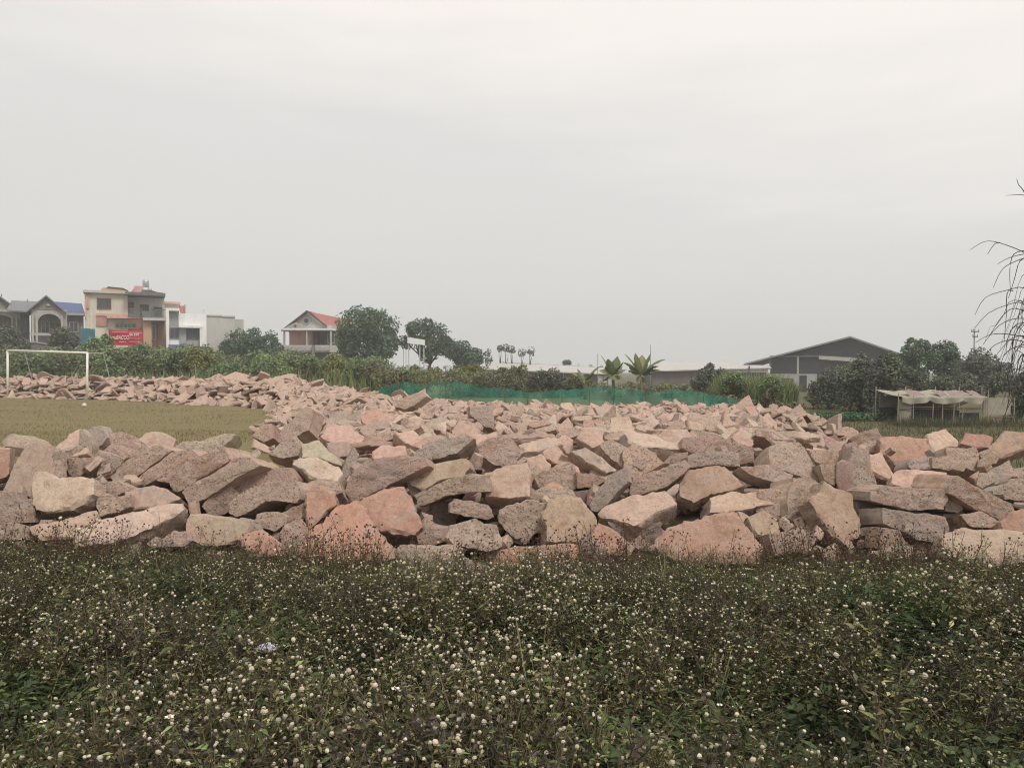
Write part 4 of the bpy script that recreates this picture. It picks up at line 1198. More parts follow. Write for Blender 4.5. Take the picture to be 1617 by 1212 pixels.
bank("undergrowth", "tangled green bushes along the far side of the field", [(-60, 540), (0, 545), (60, 550), (100, 548), (150, 543), (200, 546), (250, 546), (300, 546), (340, 553), (400, 558), (450, 556), (500, 556), (560, 563), (610, 571)], 46.5, 51, 78000, 5.6, MID + OLV[:2] + GRY[:2], 61)
bank("undergrowth", "scrubby growth behind the green netting", [(600, 580), (650, 580), (700, 578), (760, 580), (830, 588), (900, 600), (960, 602), (1040, 606), (1100, 604), (1160, 604)], 40, 46, 34000, 4.6, GRY + OLV + MID[:2], 62)
bank("undergrowth", "low olive weeds right of the netting", [(1130, 622), (1180, 630), (1240, 634), (1300, 640), (1420, 648)], 27, 31, 14000, 5.0, OLV + SHD[:2], 63)
bank("far_woods", "hazy line of woods beyond the sheds", [(-300, 577), (200, 575), (700, 577), (760, 575), (900, 577), (1200, 576), (1500, 574), (1900, 575)], 230, 260, 9000, 3.6, DK, 64)


def grass_bed(name, label, quads, n, hmin, hmax, pal, seed, w0=.03):
    """upright blades filling a strip from (x0,y0) to (x1,y1)"""
    rs_ = np.random.RandomState(seed); Vs, Cs = [], []
    for (xa, ya, xb, yb, dep) in quads:
        t_ = rs_.rand(n); x = xa + (xb - xa) * t_; yv = ya + (yb - ya) * t_ + rs_.uniform(0, dep, n)
        h = rs_.uniform(hmin, hmax, n) * (1 + .5 * vnoise(np.stack([x * 1.3, yv * 1.3, x * 0], 1), seed)); g = terrain(np.stack([x, yv], 1))
        a = rs_.uniform(0, 6.283, n); bx, by = np.cos(a), np.sin(a); ln = rs_.uniform(.1, .45, n) * h; wv = w0 * rs_.uniform(.6, 1.3, n)
        b2 = rs_.uniform(0, 6.283, n); cx_, cy_ = np.cos(b2) * wv, np.sin(b2) * wv
        V = np.stack([np.stack([x - cx_, yv - cy_, g], 1), np.stack([x + cx_, yv + cy_, g], 1),
                      np.stack([x + bx * ln * .35 + cx_ * .8, yv + by * ln * .35 + cy_ * .8, g + h * .65], 1), np.stack([x + bx * ln * .35 - cx_ * .8, yv + by * ln * .35 - cy_ * .8, g + h * .65], 1),
                      np.stack([x + bx * ln, yv + by * ln, g + h], 1)], 1)
        Vs.append(V.reshape(-1, 3)); c = np.array(pal)[rs_.randint(len(pal), size=n)] * rs_.uniform(.7, 1.25, (n, 1)); Cs.append(np.repeat(np.concatenate([c, np.ones((n, 1))], 1), 5, 0))
    V = np.concatenate(Vs); m_ = len(V) // 5; b_ = np.arange(m_) * 5
    Fq = np.stack([b_, b_ + 1, b_ + 2, b_ + 3], 1); Ft = np.stack([b_ + 3, b_ + 2, b_ + 4], 1)
    me = np_mesh(name, V, [Fq, Ft], [LEAF], smooth=False, attrs=dict(col=("FLOAT_COLOR", np.concatenate(Cs))))
    return tag(link(name, me), label, "grass", kind="stuff")


a = at(1140, 600, 31); b = at(1262, 600, 33)
grass_bed("tall_grass", "tall yellow-green cane grass before the sheds", [(a[0], a[1], b[0], b[1], 2.2)], 9000, .4, 1.15, YEL + [(.34, .33, .15), (.20, .22, .10)] + MID, 71, .018)
a = at(-40, 600, 44.5); b = at(600, 600, 41)
grass_bed("rank_grass", "rank green stalks along the foot of the bank", [(a[0], 45.5, b[0], 40, 2.5)], 2600, .5, 1.5, MID + OLV + YEL[:1], 72, .03)
TURF = [(0.2232, 0.18, 0.0936), (0.1872, 0.1584, 0.072), (0.2592, 0.2088, 0.1152), (0.1584, 0.144, 0.0648)]
grass_bed("short_grass", "short dry tufts over the playing field", [(-25, 18, -7.5, 18, 11), (-30, 29, -12, 27, 10), (-13, 12.5, -5.6, 12.5, 7)], 8000, .015, .06, TURF, 73, .007)
grass_bed("short_grass", "short olive grass right of the rubble", [(7, 11.5, 14, 11.5, 12)], 9000, .03, .11, [(.10, .095, .045), (.125, .115, .055), (.085, .092, .042)], 74, .008)

# vegetable bed
a = at(1300, 664, 23); vb = [(a[0] + k * .085 + R.uniform(-.03, .03), 23 + j * .5 + R.uniform(-.05, .05), .10, .13, .13, .12) for k in range(42) for j in range(3)]
tag(leaf_mesh("vegetable_bed", [leaves(vb, 5000, .11, .07, [(.06, .13, .05), (.08, .16, .065), (.10, .18, .08)], 75, gap=.05, up=.8)]), "rows of bright green vegetables left of the shelter", "vegetables", kind="stuff")


# --- banana plants
def banana(label, px, py_top, Y, fr, seed, h_stem):
    s = Y / F; rs_ = np.random.RandomState(seed); bx = at(px, 600, Y)[0]
    root = empty("banana_plant", (bx, Y, 0), label, "banana plant", "banana plants behind the netting")
    m = MB(); m.tube([(bx, Y, -.05), (bx + .03, Y, h_stem * .5), (bx, Y, h_stem)], [.09, .075, .05], 8); m.build("trunk", plain("banana_stem", (.16, .16, .075), .8, .3, 8), root, smooth=True)
    for k, (tx, ty, dy) in enumerate(fr):
        tip = at(tx, ty, Y + dy); b0 = np.array([bx, Y, h_stem]); mid = (b0 + tip) / 2 + np.array([0, 0, .32 * np.linalg.norm((tip - b0)[:2]) + .05])
        V, Fq, Cc = [], [], []; nseg = 13
        c0 = np.array([(.15, .19, .08), (.19, .22, .10), (.13, .165, .075), (.24, .24, .115)][rs_.randint(4)])
        for i in range(nseg + 1):
            t_ = i / nseg; p = b0 * (1 - t_) ** 2 + mid * 2 * t_ * (1 - t_) + tip * t_ * t_
            tg = (mid - b0) * (1 - t_) + (tip - mid) * t_; sd_ = np.cross(tg, [0, 0, 1.0]); sd_ = sd_ / (np.linalg.norm(sd_) + 1e-6)
            if dy == 0: sd_ = sd_ * .6 + np.array([0, 0, .8]) * .6
            wd = .30 * (math.sin(math.pi * min(1, t_ * .9 + .1)) ** .7) * (1 if t_ > .12 else .15) * rs_.uniform(.72, 1.1)
            V += [p - sd_ * wd - np.array([0, 0, wd * .4]), p, p + sd_ * wd - np.array([0, 0, wd * .4])]; Cc += [c0 * .9, c0 * 1.4, c0 * .9]
            if i: n0 = 3 * (i - 1); Fq += [(n0, n0 + 1, n0 + 4, n0 + 3), (n0 + 1, n0 + 2, n0 + 5, n0 + 4)]
        C = np.concatenate([np.array(Cc), np.ones((len(Cc), 1))], 1)
        me = np_mesh("leaf", np.array(V) - WORLD_OF(root), [np.array(Fq)], [LEAF], smooth=True, attrs=dict(col=("FLOAT_COLOR", C)))
        link("leaf", me, root)


banana("banana plant left of its taller twin behind the netting", 968, 560, 38, [(948, 560, .1), (975, 562, .3), (985, 571, -.2), (946, 585, 0), (960, 566, -.3), (990, 584, .2), (972, 600, -.4), (952, 602, .3), (990, 602, -.1), (958, 575, .5)], 1, 1.2)
banana("tall banana plant with wide drooping leaves, by the brown shed wall", 1012, 556, 37, [(986, 558, .2), (1003, 557, -.2), (1014, 560, .3), (1028, 557, .1), (1052, 567, -.1), (1040, 578, .2), (992, 585, -.3), (1004, 600, 0), (1032, 592, .3), (985, 572, -.4), (1046, 586, .2), (1018, 604, .1)], 2, 1.2)
banana("small banana plant leaning right, behind the netting", 924, 595, 39, [(948, 578, .1), (938, 588, -.2), (912, 582, .2), (918, 597, 0), (905, 590, .2)], 3, .9)

# --- drooping reed at the right edge
Yr = 9.0
root = empty("drooping_reed", (*at(1630, 600, Yr)[:2], 0), "tall dark reed with long thin drooping leaves at the right edge", "reed")
REED = plain("dry_reed", (.07, .055, .05), .85, .3, 10)
bx = at(1630, 600, Yr)
m = MB(); m.tube([(bx[0], Yr, 0), (bx[0] - .02, Yr, 1.8), (bx[0] - .08, Yr, 3.9)], [.018, .014, .006], 6)
m.tube([(bx[0] + .1, Yr + .1, 0), (bx[0] + .05, Yr + .1, 1.6), (bx[0] - .02, Yr, 3.0)], [.014, .010, .005], 6); m.build("stalk", REED, root)
LV = ["1630,330 1615,301 1607,293 1603,283", "1630,322 1617,316 1602,312 1570,315", "1632,410 1615,397 1579,383 1556,381 1534,394", "1579,383 1569,386 1557,402", "1630,400 1612,402 1590,408 1572,418",
      "1632,404 1615,408 1590,418 1575,430 1562,455", "1620,395 1597,402 1587,425 1584,460", "1628,405 1612,412 1605,440 1597,470", "1632,404 1617,415 1615,440 1610,471", "1632,480 1615,455 1585,459 1549,471 1531,498",
      "1600,459 1592,462 1592,500 1590,540", "1635,490 1617,480 1602,478 1562,494 1537,522", "1635,505 1602,503 1569,514 1539,544", "1635,535 1589,527 1562,529 1541,541", "1635,530 1602,531 1582,541 1559,564", "1635,540 1602,550 1590,567 1589,600",
      "1600,535 1605,560 1616,590", "1635,545 1600,536 1570,545 1556,562", "1635,500 1607,486 1590,500 1575,530", "1635,560 1610,548 1592,556 1580,590", "1630,520 1612,512 1600,540 1597,580", "1635,510 1600,512 1580,535 1572,560",
      "1635,560 1612,560 1604,585 1603,610", "1632,530 1618,500 1610,520 1608,560", "1635,470 1620,465 1604,480 1600,510", "1590,590 1596,620 1590,660", "1616,560 1600,600 1578,650", "1610,590 1590,630 1568,662"]
rs_ = np.random.RandomState(2)
for ln in LV:
    pts = [at(*[float(q) for q in s_.split(",")], Yr) for s_ in ln.split()]
    fine = []
    for i in range(len(pts) - 1):           # smooth the bends
        p0, p1, p2, p3 = pts[max(i - 1, 0)], pts[i], pts[i + 1], pts[min(i + 2, len(pts) - 1)]
        for t_ in (0, .33, .66): fine.append(.5 * (2 * p1 + (p2 - p0) * t_ + (2 * p0 - 5 * p1 + 4 * p2 - p3) * t_ ** 2 + (3 * p1 - p0 - 3 * p2 + p3) * t_ ** 3))
    fine.append(pts[-1]); dy = rs_.uniform(-.25, .25)
    fine = [p + np.array([0, dy * (i / len(fine)), 0]) for i, p in enumerate(fine)]
    MB().tube(fine, [.0062 - .0036 * i / (len(fine) - 1) for i in range(len(fine))], 5).build("leaf", REED, root)
for k in range(24):                          # finer drooping blades
    y0 = rs_.uniform(430, 610); r_ = rs_.uniform(18, 72); sx_ = 1634 - rs_.uniform(0, 14)
    ps = [at(sx_ - r_ * t_, y0 - 22 * math.sin(math.pi * min(1, t_ * 1.5)) + (t_ ** 2) * rs_.uniform(35, 80), Yr + rs_.uniform(-.02, .02)) for t_ in np.linspace(0, 1, 8)]
    MB().tube(ps, [.0042 - .0027 * i / 7 for i in range(8)], 4).build("leaf", REED, root)
# leaves of the same stalks beyond the frame
for k in range(14):
    z0 = rs_.uniform(1.2, 3.8); a_ = rs_.uniform(-1.2, 1.2); L_ = rs_.uniform(.5, .9)
    MB().tube([(bx[0], Yr, z0), (bx[0] + math.cos(a_) * L_ * .5, Yr + math.sin(a_) * L_ * .5, z0 + .12), (bx[0] + math.cos(a_) * L_, Yr + math.sin(a_) * L_, z0 - .35)], [.008, .006, .003], 5).build("leaf", REED, root)
a = at(1412, 668, 21); b = at(1640, 668, 21)
grass_bed("rank_grass", "dull weeds growing up before the tarpaulin shelter", [(a[0], 20.6, b[0], 20.6, 1.0)], 1500, .06, .28, [(.10, .10, .05), (.14, .125, .07), (.08, .085, .045)], 76, .008)
HAZE_DENSITY = 0.0016
# ------------------------------------------------------------------ buildings (each drawn from its photo pixels, at its own distance)
class House:
    def __init__(s, name, label, cat, px, Y, group=None, face=True):
        s.Y = Y; s.s = Y / F; x = (px - CX) * s.s; s.g = gz(x, Y) - .05
        s.root = empty(name, (x, Y, s.g), label, cat, group)
        if face:                                    # turned to face the field's near corner
            th = math.atan((px - CX) / F); s.root.rotation_euler = (0, 0, -th); s.root.scale = (math.cos(th), 1, 1)

    def X(s, px): return (px - CX) * s.s
    def Z(s, py): return EYE + (HOR - py) * s.s

    def box(s, name, mat, px0, py0, px1, py1, d0, d1, parent=None):
        z1 = s.Z(py1) if py1 is not None else s.g
        return MB().box(s.X(px0), s.Y + d0, z1, s.X(px1), s.Y + d1, s.Z(py0)).build(name, mat, parent or s.root)

    def poly(s, name, mat, pts, d0, d1, parent=None):
        return MB().prism([(s.X(a), s.Z(b) if b is not None else s.g) for a, b in pts], s.Y + d0, s.Y + d1).build(name, mat, parent or s.root)

    def roof(s, name, mat, pts, t=.12, parent=None):
        """pts: four (px, py, depth)"""
        return MB().slab(*[(s.X(a), s.Y + d, s.Z(b)) for a, b, d in pts], t).build(name, mat, parent or s.root)

    def window(s, px0, py0, px1, py1, d, frame, bars=1, name="window", glass=None):
        x0, x1, z0, z1 = s.X(px0), s.X(px1), s.Z(py1), s.Z(py0); y = s.Y + d; f = .09
        m = MB().box(x0 - f, y - .07, z0 - f, x1 + f, y + .05, z0).box(x0 - f, y - .07, z1, x1 + f, y + .05, z1 + f).box(x0 - f, y - .07, z0, x0, y + .05, z1).box(x1, y - .07, z0, x1 + f, y + .05, z1)
        for k in range(1, bars + 1):
            xm = x0 + (x1 - x0) * k / (bars + 1); m.box(xm - .03, y - .05, z0, xm + .03, y + .03, z1)
        w_ = m.build(name, frame, s.root)
        MB().box(x0, y - .02, z0, x1, y + .02, z1).build("pane", glass or GLASS, w_)
        return w_


GLASS = plain("dark_window", (.06, .065, .07), .15, .3, 1.0, spec=.5)
GREYW = plain("grey_render", (.23, .225, .215), .9, .2, .9, stain=(.13, .125, .12))
GREYL = plain("pale_grey_trim", (.40, .39, .37), .85, .15, 1.5, stain=(.24, .23, .22))
TILEG = plain("grey_roof_tiles", (.20, .20, .205), .8, .25, 4)
TILEB = plain("blue_roof_tiles", (.075, .105, .215), .55, .2, 4)
DARKT = plain("dark_trim", (.09, .09, .09), .8, .2, 2)
CREAM = plain("cream_wall", (.58, .53, .45), .9, .12, .8, stain=(.36, .32, .27))
PINKP = plain("pink_plaster", (.58, .36, .31), .9, .14, .9, stain=(.36, .2, .165))
ORNG = plain("orange_paint", (.50, .34, .23), .9, .15, .9, stain=(.30, .19, .12))
REDP = plain("red_panel", (.46, .25, .215), .85, .18, 1.2)
GREYD = plain("dark_balcony", (.15, .15, .15), .8, .25, 2)
WHITE = plain("white_wall", (.76, .755, .74), .85, .08, .8, stain=(.50, .49, .475))
PALEG = plain("pale_grey_wall", (.47, .455, .425), .9, .10, .7, stain=(.36, .35, .33))
STEEL = plain("galvanised_steel", (.50, .51, .52), .4, .2, 3, metal=.6)
REDR = plain("red_roof_tiles", (.36, .13, .115), .7, .2, 4)
BROWNF = plain("brown_frame", (.16, .10, .075), .7, .2, 3)
GREENG = plain("green_glass", (.10, .17, .14), .2, .25, 1.5, spec=.5)


def arch_pts(x0, x1, ztop, zspring, zbot, n=9):
    c = (x0 + x1) / 2; r_ = (x1 - x0) / 2
    return [(x0, zbot), (x0, zspring)] + [(c - r_ * math.cos(math.pi * k / n), zspring - (zspring - ztop) * math.sin(math.pi * k / n)) for k in range(1, n)] + [(x1, zspring), (x1, zbot)]


# grey villa with blue roof
h = House("villa", "grey arched villa with a blue tiled roof", "house", 95, 78)
h.poly("wall", GREYW, [(50, 494), (134, 494), (134, None), (50, None)], 1.2, 9)
ap = arch_pts(62, 97, 497, 510, None)
h.poly("porch", GREYL, [(52, None), (52, 490), (107, 490), (107, None)] + [(a_, b_) for a_, b_ in ap[::-1]], -1.2, -.7)
h.poly("gable", GREYW, [(50, 491), (75, 471), (101, 491)], -1.25, 4)
h.roof("gable_roof", TILEG, [(45, 494, -1.7), (75, 468.6, -1.7), (75, 468.6, 5), (45, 494, 5)], .16)
h.roof("gable_roof", TILEG, [(75, 468.6, -1.7), (106, 494, -1.7), (106, 494, 5), (75, 468.6, 5)], .16)
h.roof("roof", TILEB, [(92, 494, .6), (137, 496, .6), (133, 472.5, 5), (79, 470.5, 5)], .14)
h.roof("roof", TILEG, [(14, 491, .6), (92, 494, .6), (79, 472, 4.6), (18, 472, 4.6)], .14)
h.box("eaves_band", GREYL, 50, 493, 135, 496.5, .5, 1.2)
h.poly("gable_ornament", GREYL, [(74, 485), (78, 481), (82, 485)], -1.4, -1.26)
for px in (54, 60, 99): h.box("column", GREYL, px - 1.6, 500, px + 1.6, None, -1.6, -1.25)
h.window(67, 508, 78, 530, 1.15, GREYL, 1); h.window(112, 508, 124, 522, 1.15, GREYL, 1); h.window(82, 512, 92, 535, 1.15, DARKT, 1)
h.box("balustrade", GREYL, 50, 527, 106, 531, -1.55, -1.3)
for px in (76, 45, 6): h.poly("finial", DARKT, [(px - 1, 477 if px == 45 else 470), (px, 466 if px != 45 else 472), (px + 1, 477 if px == 45 else 470)], 1.0, 1.2)
h = House("villa", "grey villa with an arched porch, left of the blue-roofed one", "house", 5, 79)
h.poly("wall", GREYW, [(-45, 492), (49, 492), (49, None), (-45, None)], 1.2, 9)
h.poly("porch", GREYL, [(-24, None), (-24, 490), (33, 490), (33, None)] + [(a_, b_) for a_, b_ in arch_pts(-14, 22, 498, 510, None)[::-1]], -1.0, -.6)
h.poly("gable", GREYW, [(-27, 490), (1, 471), (32, 490)], -1.05, 4)
h.roof("gable_roof", TILEG, [(-32, 493, -1.5), (1, 468.6, -1.5), (1, 468.6, 5), (-32, 493, 5)], .16)
h.roof("gable_roof", TILEG, [(1, 468.6, -1.5), (37, 493, -1.5), (37, 493, 5), (1, 468.6, 5)], .16)
for px in (20, 27): h.box("column", GREYL, px - 1.2, 502, px + 1.2, None, -1.5, -1.05)
h.window(34, 502, 44, 522, 1.15, GREYL, 1); h.box("eaves_band", GREYL, -26, 490, 49, 493.5, -1.3, 1.2)

h = House("garden_wall", "low grey arched garden wall in front of the villas", "wall", 55, 64)
h.poly("wall", plain("old_grey_masonry", (.17, .165, .155), .9, .3, 2, stain=(.09, .088, .08)), [(20, None), (20, 548), (32, 543), (56, 540), (76, 543), (92, 552), (120, 553), (120, None)], 0, .3)
h.poly("coping", plain("pale_coping", (.33, .33, .31), .9, .2, 3), [(20, 547), (32, 542), (56, 539), (76, 542), (92, 551), (92, 553), (76, 544), (56, 541), (32, 544), (20, 549)], -.08, .38)

# cream and orange house
h = House("apartment_house", "cream and orange flat-roofed house with a steel water tank on its roof", "house", 215, 76)
h.poly("wall", CREAM, [(137, 465), (203, 465), (203, None), (137, None)], 0, 10)
h.box("wall", plain("pale_plaster", (.50, .475, .44), .9, .12, .8, stain=(.33, .32, .30)), 203, 468, 262, 503, 1.1, 10)
h.box("wall", PINKP, 203, 503, 262, None, .9, 10)
h.box("cornice", PALEG, 135, 461.5, 204, 465.2, -.45, 3)
h.box("orange_pillar", ORNG, 138.5, 465.3, 144, 489, -.15, .1)
h.box("orange_pillar", PINKP, 137, 478, 139.6, 503, -.22, -.16)
h.poly("parapet", ORNG, [(161, 461.4), (164, 457), (172, 456), (197, 457.5), (205, 461.4)], -.1, 6)
h.poly("roof_canopy", DARKT, [(171, 455.9), (173, 454.6), (196, 456), (204, 459.5), (197, 457.4)], -.2, 5)
h.box("balcony_roof", GREYD, 199, 463, 262.5, 467.5, -1.3, 10)
h.poly("parapet", PINKP, [(206, 463), (212, 455), (214, 450), (228, 450), (228, 463)], 1.0, 5)
h.poly("roof_canopy", GREYD, [(224, 463), (226, 459), (240, 459), (260, 465), (262, 463.1)], -1.2, 2)
h.box("wall", CREAM, 262.2, 476, 287, None, 2.0, 9)
h.box("parapet", PINKP, 262.5, 472.5, 289, 476, 1.7, 9)
h.box("parapet", REDP, 287.2, 478, 296, 491, 2.2, 8); h.box("parapet", PINKP, 296.2, 476, 298.5, 493, 1.9, 8); h.box("parapet", PINKP, 287.2, 491.2, 296, 494, 2.0, 8)
h.window(157, 474, 176, 488, -.03, BROWNF, 1); h.window(205, 478, 211, 492, 1.05, BROWNF, 1)
h.window(224, 481, 235, 497, 1.05, DARKT, 1, "balcony_door"); h.window(246, 484, 257, 495, 1.05, DARKT, 1); h.window(277, 485, 285, 490, 1.95, GREYL, 0)
h.window(184, 512, 215, 517.5, -.03, GREYL, 4, glass=GREENG)
h.box("balcony_slab", PINKP, 171, 500.5, 226, 504, -1.0, 0); h.box("balcony_slab", PALEG, 226.2, 502.5, 262.5, 506.5, -1.5, .85)
h.box("red_panel", REDP, 154, 500, 170.5, 516, -.12, .02); h.box("band", PINKP, 154, 496.8, 203, 500.3, -.2, .02)
for x0, x1 in ((203.2, 225), (240, 262)):
    rl = h.box("balcony_railing", GREYD, x0, 488.5, x1, 490, -1.25, -1.1)
    m = MB()
    for k in range(int((x1 - x0) / 1.4)): m.box(h.X(x0 + k * 1.4), h.Y - 1.2, h.Z(502), h.X(x0 + k * 1.4) + .045, h.Y - 1.15, h.Z(490))
    m.build("baluster", GREYD, rl)
h.box("planter", GREYD, 224.5, 492, 240, 502, -1.4, -1.0)
h.box("orange_pillar", ORNG, 226, 503.5, 240, None, -.9, .8)
h.window(243, 513, 246.5, 535, .8, WHITE, 0, "door", GREENG); h.box("red_panel", REDP, 250, 508, 262, None, .7, .88)
# tank on its stand
tk = MB().lathe([(.0, h.Z(449)), (.30, h.Z(449) + .02), (.33, h.Z(448)), (.33, h.Z(441)), (.30, h.Z(439.5)), (.08, h.Z(438)), (.0, h.Z(437.8))], h.X(232), h.Y + 1.6, 14).build("water_tank", STEEL, h.root, smooth=True)
m = MB()
for dx in (-.28, .28):
    for dy in (-.28, .28): m.box(h.X(232) + dx - .03, h.Y + 1.6 + dy - .03, h.Z(463), h.X(232) + dx + .03, h.Y + 1.6 + dy + .03, h.Z(449.4))
m.box(h.X(232) - .36, h.Y + 1.24, h.Z(449.9), h.X(232) + .36, h.Y + 1.96, h.Z(449)).box(h.X(232) - .36, h.Y + 1.24, h.Z(456), h.X(232) + .36, h.Y + 1.3, h.Z(455))
m.build("tank_stand", STEEL, h.root)
MB().lathe([(.0, h.Z(457)), (.2, h.Z(457)), (.22, h.Z(454)), (.2, h.Z(451.5)), (0, h.Z(451))], h.X(238.5), h.Y + 1.9, 10).build("water_tank", STEEL, h.root, smooth=True)

# white modern house
h = House("modern_house", "white modern house with grey glazing right of the orange house", "house", 315, 72)
h.poly("wall", WHITE, [(265, 489), (284, 489), (284, 495), (327, 495), (327, None), (265, None)], .35, 9)
h.box("wall", PALEG, 327.2, 498, 373, None, .6, 12); h.box("wall", PALEG, 373.2, 501.5, 388, None, 1.2, 12)
h.box("roof_edge", PALEG, 326.6, 496, 352, 498, .5, 12); h.box("roof_edge", PALEG, 352, 497, 373.5, 499, .5, 12)
h.box("frame", WHITE, 264, 488, 268.5, None, -.3, .33); h.box("frame", WHITE, 268.5, 488, 284.5, 492, -.3, .33); h.box("frame", WHITE, 283.6, 514.5, 320, 518, -.35, .33); h.box("frame", WHITE, 316, 518, 320, None, -.3, .33)
h.window(269.6, 494, 282, 516, .3, GREYL, 0, glass=plain("grey_glass", (.27, .275, .275), .25, .15, 1, spec=.5))
h.window(270.2, 519.5, 282, 533, .3, GREYD, 1); h.window(296, 519, 313, 535, .3, GREYD, 1)
h.box("grey_panel", plain("grey_panel", (.33, .325, .32), .8, .12, 1.2), 284, 518.2, 294.5, 543, .2, .34); h.box("grey_panel", plain("grey_panel", (.33, .325, .32), .8, .12, 1.2), 295, 538, 315.6, 545, .2, .34)
h.box("terrace", plain("blue_base", (.14, .18, .28), .8, .2, 1.5), 268, 545, 291, 551, -1.4, .3); h.box("terrace", GREYD, 291.2, 547, 330, None, -1.2, .3)
m = MB().box(h.X(322.6), h.Y + 2, h.Z(495), h.X(323.4), h.Y + 2.05, h.Z(486)).box(h.X(320), h.Y + 2, h.Z(489.4), h.X(326), h.Y + 2.05, h.Z(489)).box(h.X(321), h.Y + 2, h.Z(487.4), h.X(325), h.Y + 2.05, h.Z(487)); m.build("aerial", STEEL, h.root)

# red banner and teal sheet
h = House("banner", "red banner with white lettering on posts before the orange house", "banner", 199, 58)
kb = plain("red_banner_cloth", (.42, .045, .065), .7, .12, 3, stain=(.30, .04, .05))
x0, x1, z0, z1 = h.X(174), h.X(226), h.Z(545), h.Z(520.5)
V, Fq = [], []; nx_, nz_ = 22, 8
for j in range(nz_ + 1):
    for i in range(nx_ + 1):
        u_, v_ = i / nx_, j / nz_; V.append((x0 + (x1 - x0) * u_, h.Y + .04 * math.sin(u_ * 9) + .03 * math.sin(v_ * 5 + u_ * 3), z0 + (z1 - z0) * v_ - .06 * math.sin(math.pi * u_) * v_))
for j in range(nz_):
    for i in range(nx_): a_ = j * (nx_ + 1) + i; Fq.append((a_, a_ + 1, a_ + nx_ + 2, a_ + nx_ + 1))
m = MB(); m.add(V, Fq); sheet = m.build("cloth", kb, h.root, smooth=True)
for px in (173.2, 226.6): h.box("post", BARK, px - .7, 519, px + .7, None, .05, .17)
WL = plain("white_lettering", (.78, .74, .68), .8, .05, 1)


def lettering(txt, px, py, size_px, mat, parent, hh, d=-.12, shear=0.0, wscale=1.0):
    cu = bpy.data.curves.new("lettering", "FONT"); cu.body = txt; cu.size = size_px * hh.s; cu.extrude = .004; cu.shear = shear
    ob = bpy.data.objects.new("lettering", cu); COLL.objects.link(ob); bpy.context.view_layer.update()
    me = bpy.data.meshes.new_from_object(ob.evaluated_get(bpy.context.evaluated_depsgraph_get())); bpy.data.objects.remove(ob)
    me.name = "lettering"; me.materials.clear(); me.materials.append(mat)
    me.transform(Matrix.Scale(wscale, 4, Vector((1, 0, 0)))); me.transform(Matrix.Rotation(math.pi / 2, 4, "X"))
    me.transform(Matrix.Translation(Vector((hh.X(px), hh.Y + d, hh.Z(py))) - Vector(WORLD_OF(parent))))
    return link("lettering", me, parent)


lettering("quBACCO", 178, 535.5, 8.2, WL, sheet, h, shear=.25, wscale=.72); lettering("86 819", 205, 530, 5.8, WL, sheet, h, wscale=.95)
lettering("thanh ly", 189, 540.5, 3.4, WL, sheet, h, wscale=1.0)
for px0, px1, py in ((178, 203, 524.5), (205, 225, 525), (205, 222, 534), (204, 224, 539)): MB().box(h.X(px0), h.Y - .125, h.Z(py + .5), h.X(px1), h.Y - .118, h.Z(py - .5)).build("lettering", plain("pink_lettering", (.55, .3, .3), .8, .2, 20), sheet)
h = House("metal_sheet", "teal corrugated sheet fence left of the red banner", "fence", 140, 60)
m = MB()
for k in range(11): m.box(h.X(129 + k * 2), h.Y + (.03 if k % 2 else 0), h.g, h.X(131 + k * 2), h.Y + .05 + (.03 if k % 2 else 0), h.Z(518.5 + (k > 6) * .6))
m.build("panel", plain("teal_paint", (.06, .17, .22), .7, .2, 2), h.root)
for px in (130, 149): h.box("post", GREYL, px - .6, 516, px + .6, None, .09, .2)

# pink house with red roof
h = House("pink_house", "pink house with red tiled roof and a round gable window", "house", 490, 80, face=False)
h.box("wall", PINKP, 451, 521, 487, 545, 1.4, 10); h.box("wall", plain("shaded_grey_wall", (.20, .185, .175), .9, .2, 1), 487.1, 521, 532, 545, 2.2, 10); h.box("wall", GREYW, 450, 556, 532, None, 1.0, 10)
h.poly("gable", PALEG, [(451, 519), (486, 493), (513, 513), (524, 513), (524, 519)], .2, 9)
h.poly("porch_gable", GREYL, [(449, 520), (469, 509), (489, 520)], -.5, .15)
h.roof("roof", REDR, [(488, 491.5, 1.0), (515, 514, -.1), (542, 514, 7), (524, 497.5, 7)], .14)
h.roof("roof", REDR, [(447, 520.5, -.1), (486, 490.6, -.1), (488, 490.6, 9), (449, 520.5, 9)], .14)
h.roof("roof_trim", DARKT, [(486, 490.2, -.2), (516, 513.6, -.2), (516, 513.6, .05), (486, 490.2, .05)], .16); h.roof("roof_trim", DARKT, [(446, 521, -.3), (486, 490.2, -.3), (486, 490.2, -.12), (446, 521, -.12)], .16)
h.box("eaves_band", WHITE, 448, 518.8, 526, 521.4, -.6, 1.3); h.box("balcony", PALEG, 448, 545, 529, 556, -.8, 1.0)
for x0 in (450, 462, 474, 486, 502, 514): h.poly("balustrade_panel", GREYL, [(x0, 554), (x0, 548), (x0 + 5, 546.6), (x0 + 10, 548), (x0 + 10, 554)], -.9, -.82)
m = MB(); c_ = (h.X(484), h.Z(506)); m.prism([(c_[0] + .36 * math.cos(a_), c_[1] + .36 * math.sin(a_)) for a_ in np.linspace(0, 6.283, 17)[:-1]], h.Y + .08, h.Y + .19); rw = m.build("round_window", GREYL, h.root)
MB().prism([(c_[0] + .25 * math.cos(a_), c_[1] + .25 * math.sin(a_)) for a_ in np.linspace(0, 6.283, 17)[:-1]], h.Y + .05, h.Y + .079).build("pane", GLASS, rw)
MB().prism([(h.X(469) + .13 * math.cos(a_), h.Z(515) + .13 * math.sin(a_)) for a_ in np.linspace(0, 6.283, 11)[:-1]], h.Y - .54, h.Y - .505).build("vent", GLASS, h.root)
for px in (450.5, 486.5, 524): h.box("column", GREYL, px - 1, 521.5, px + 1, 545, -.5, -.1)
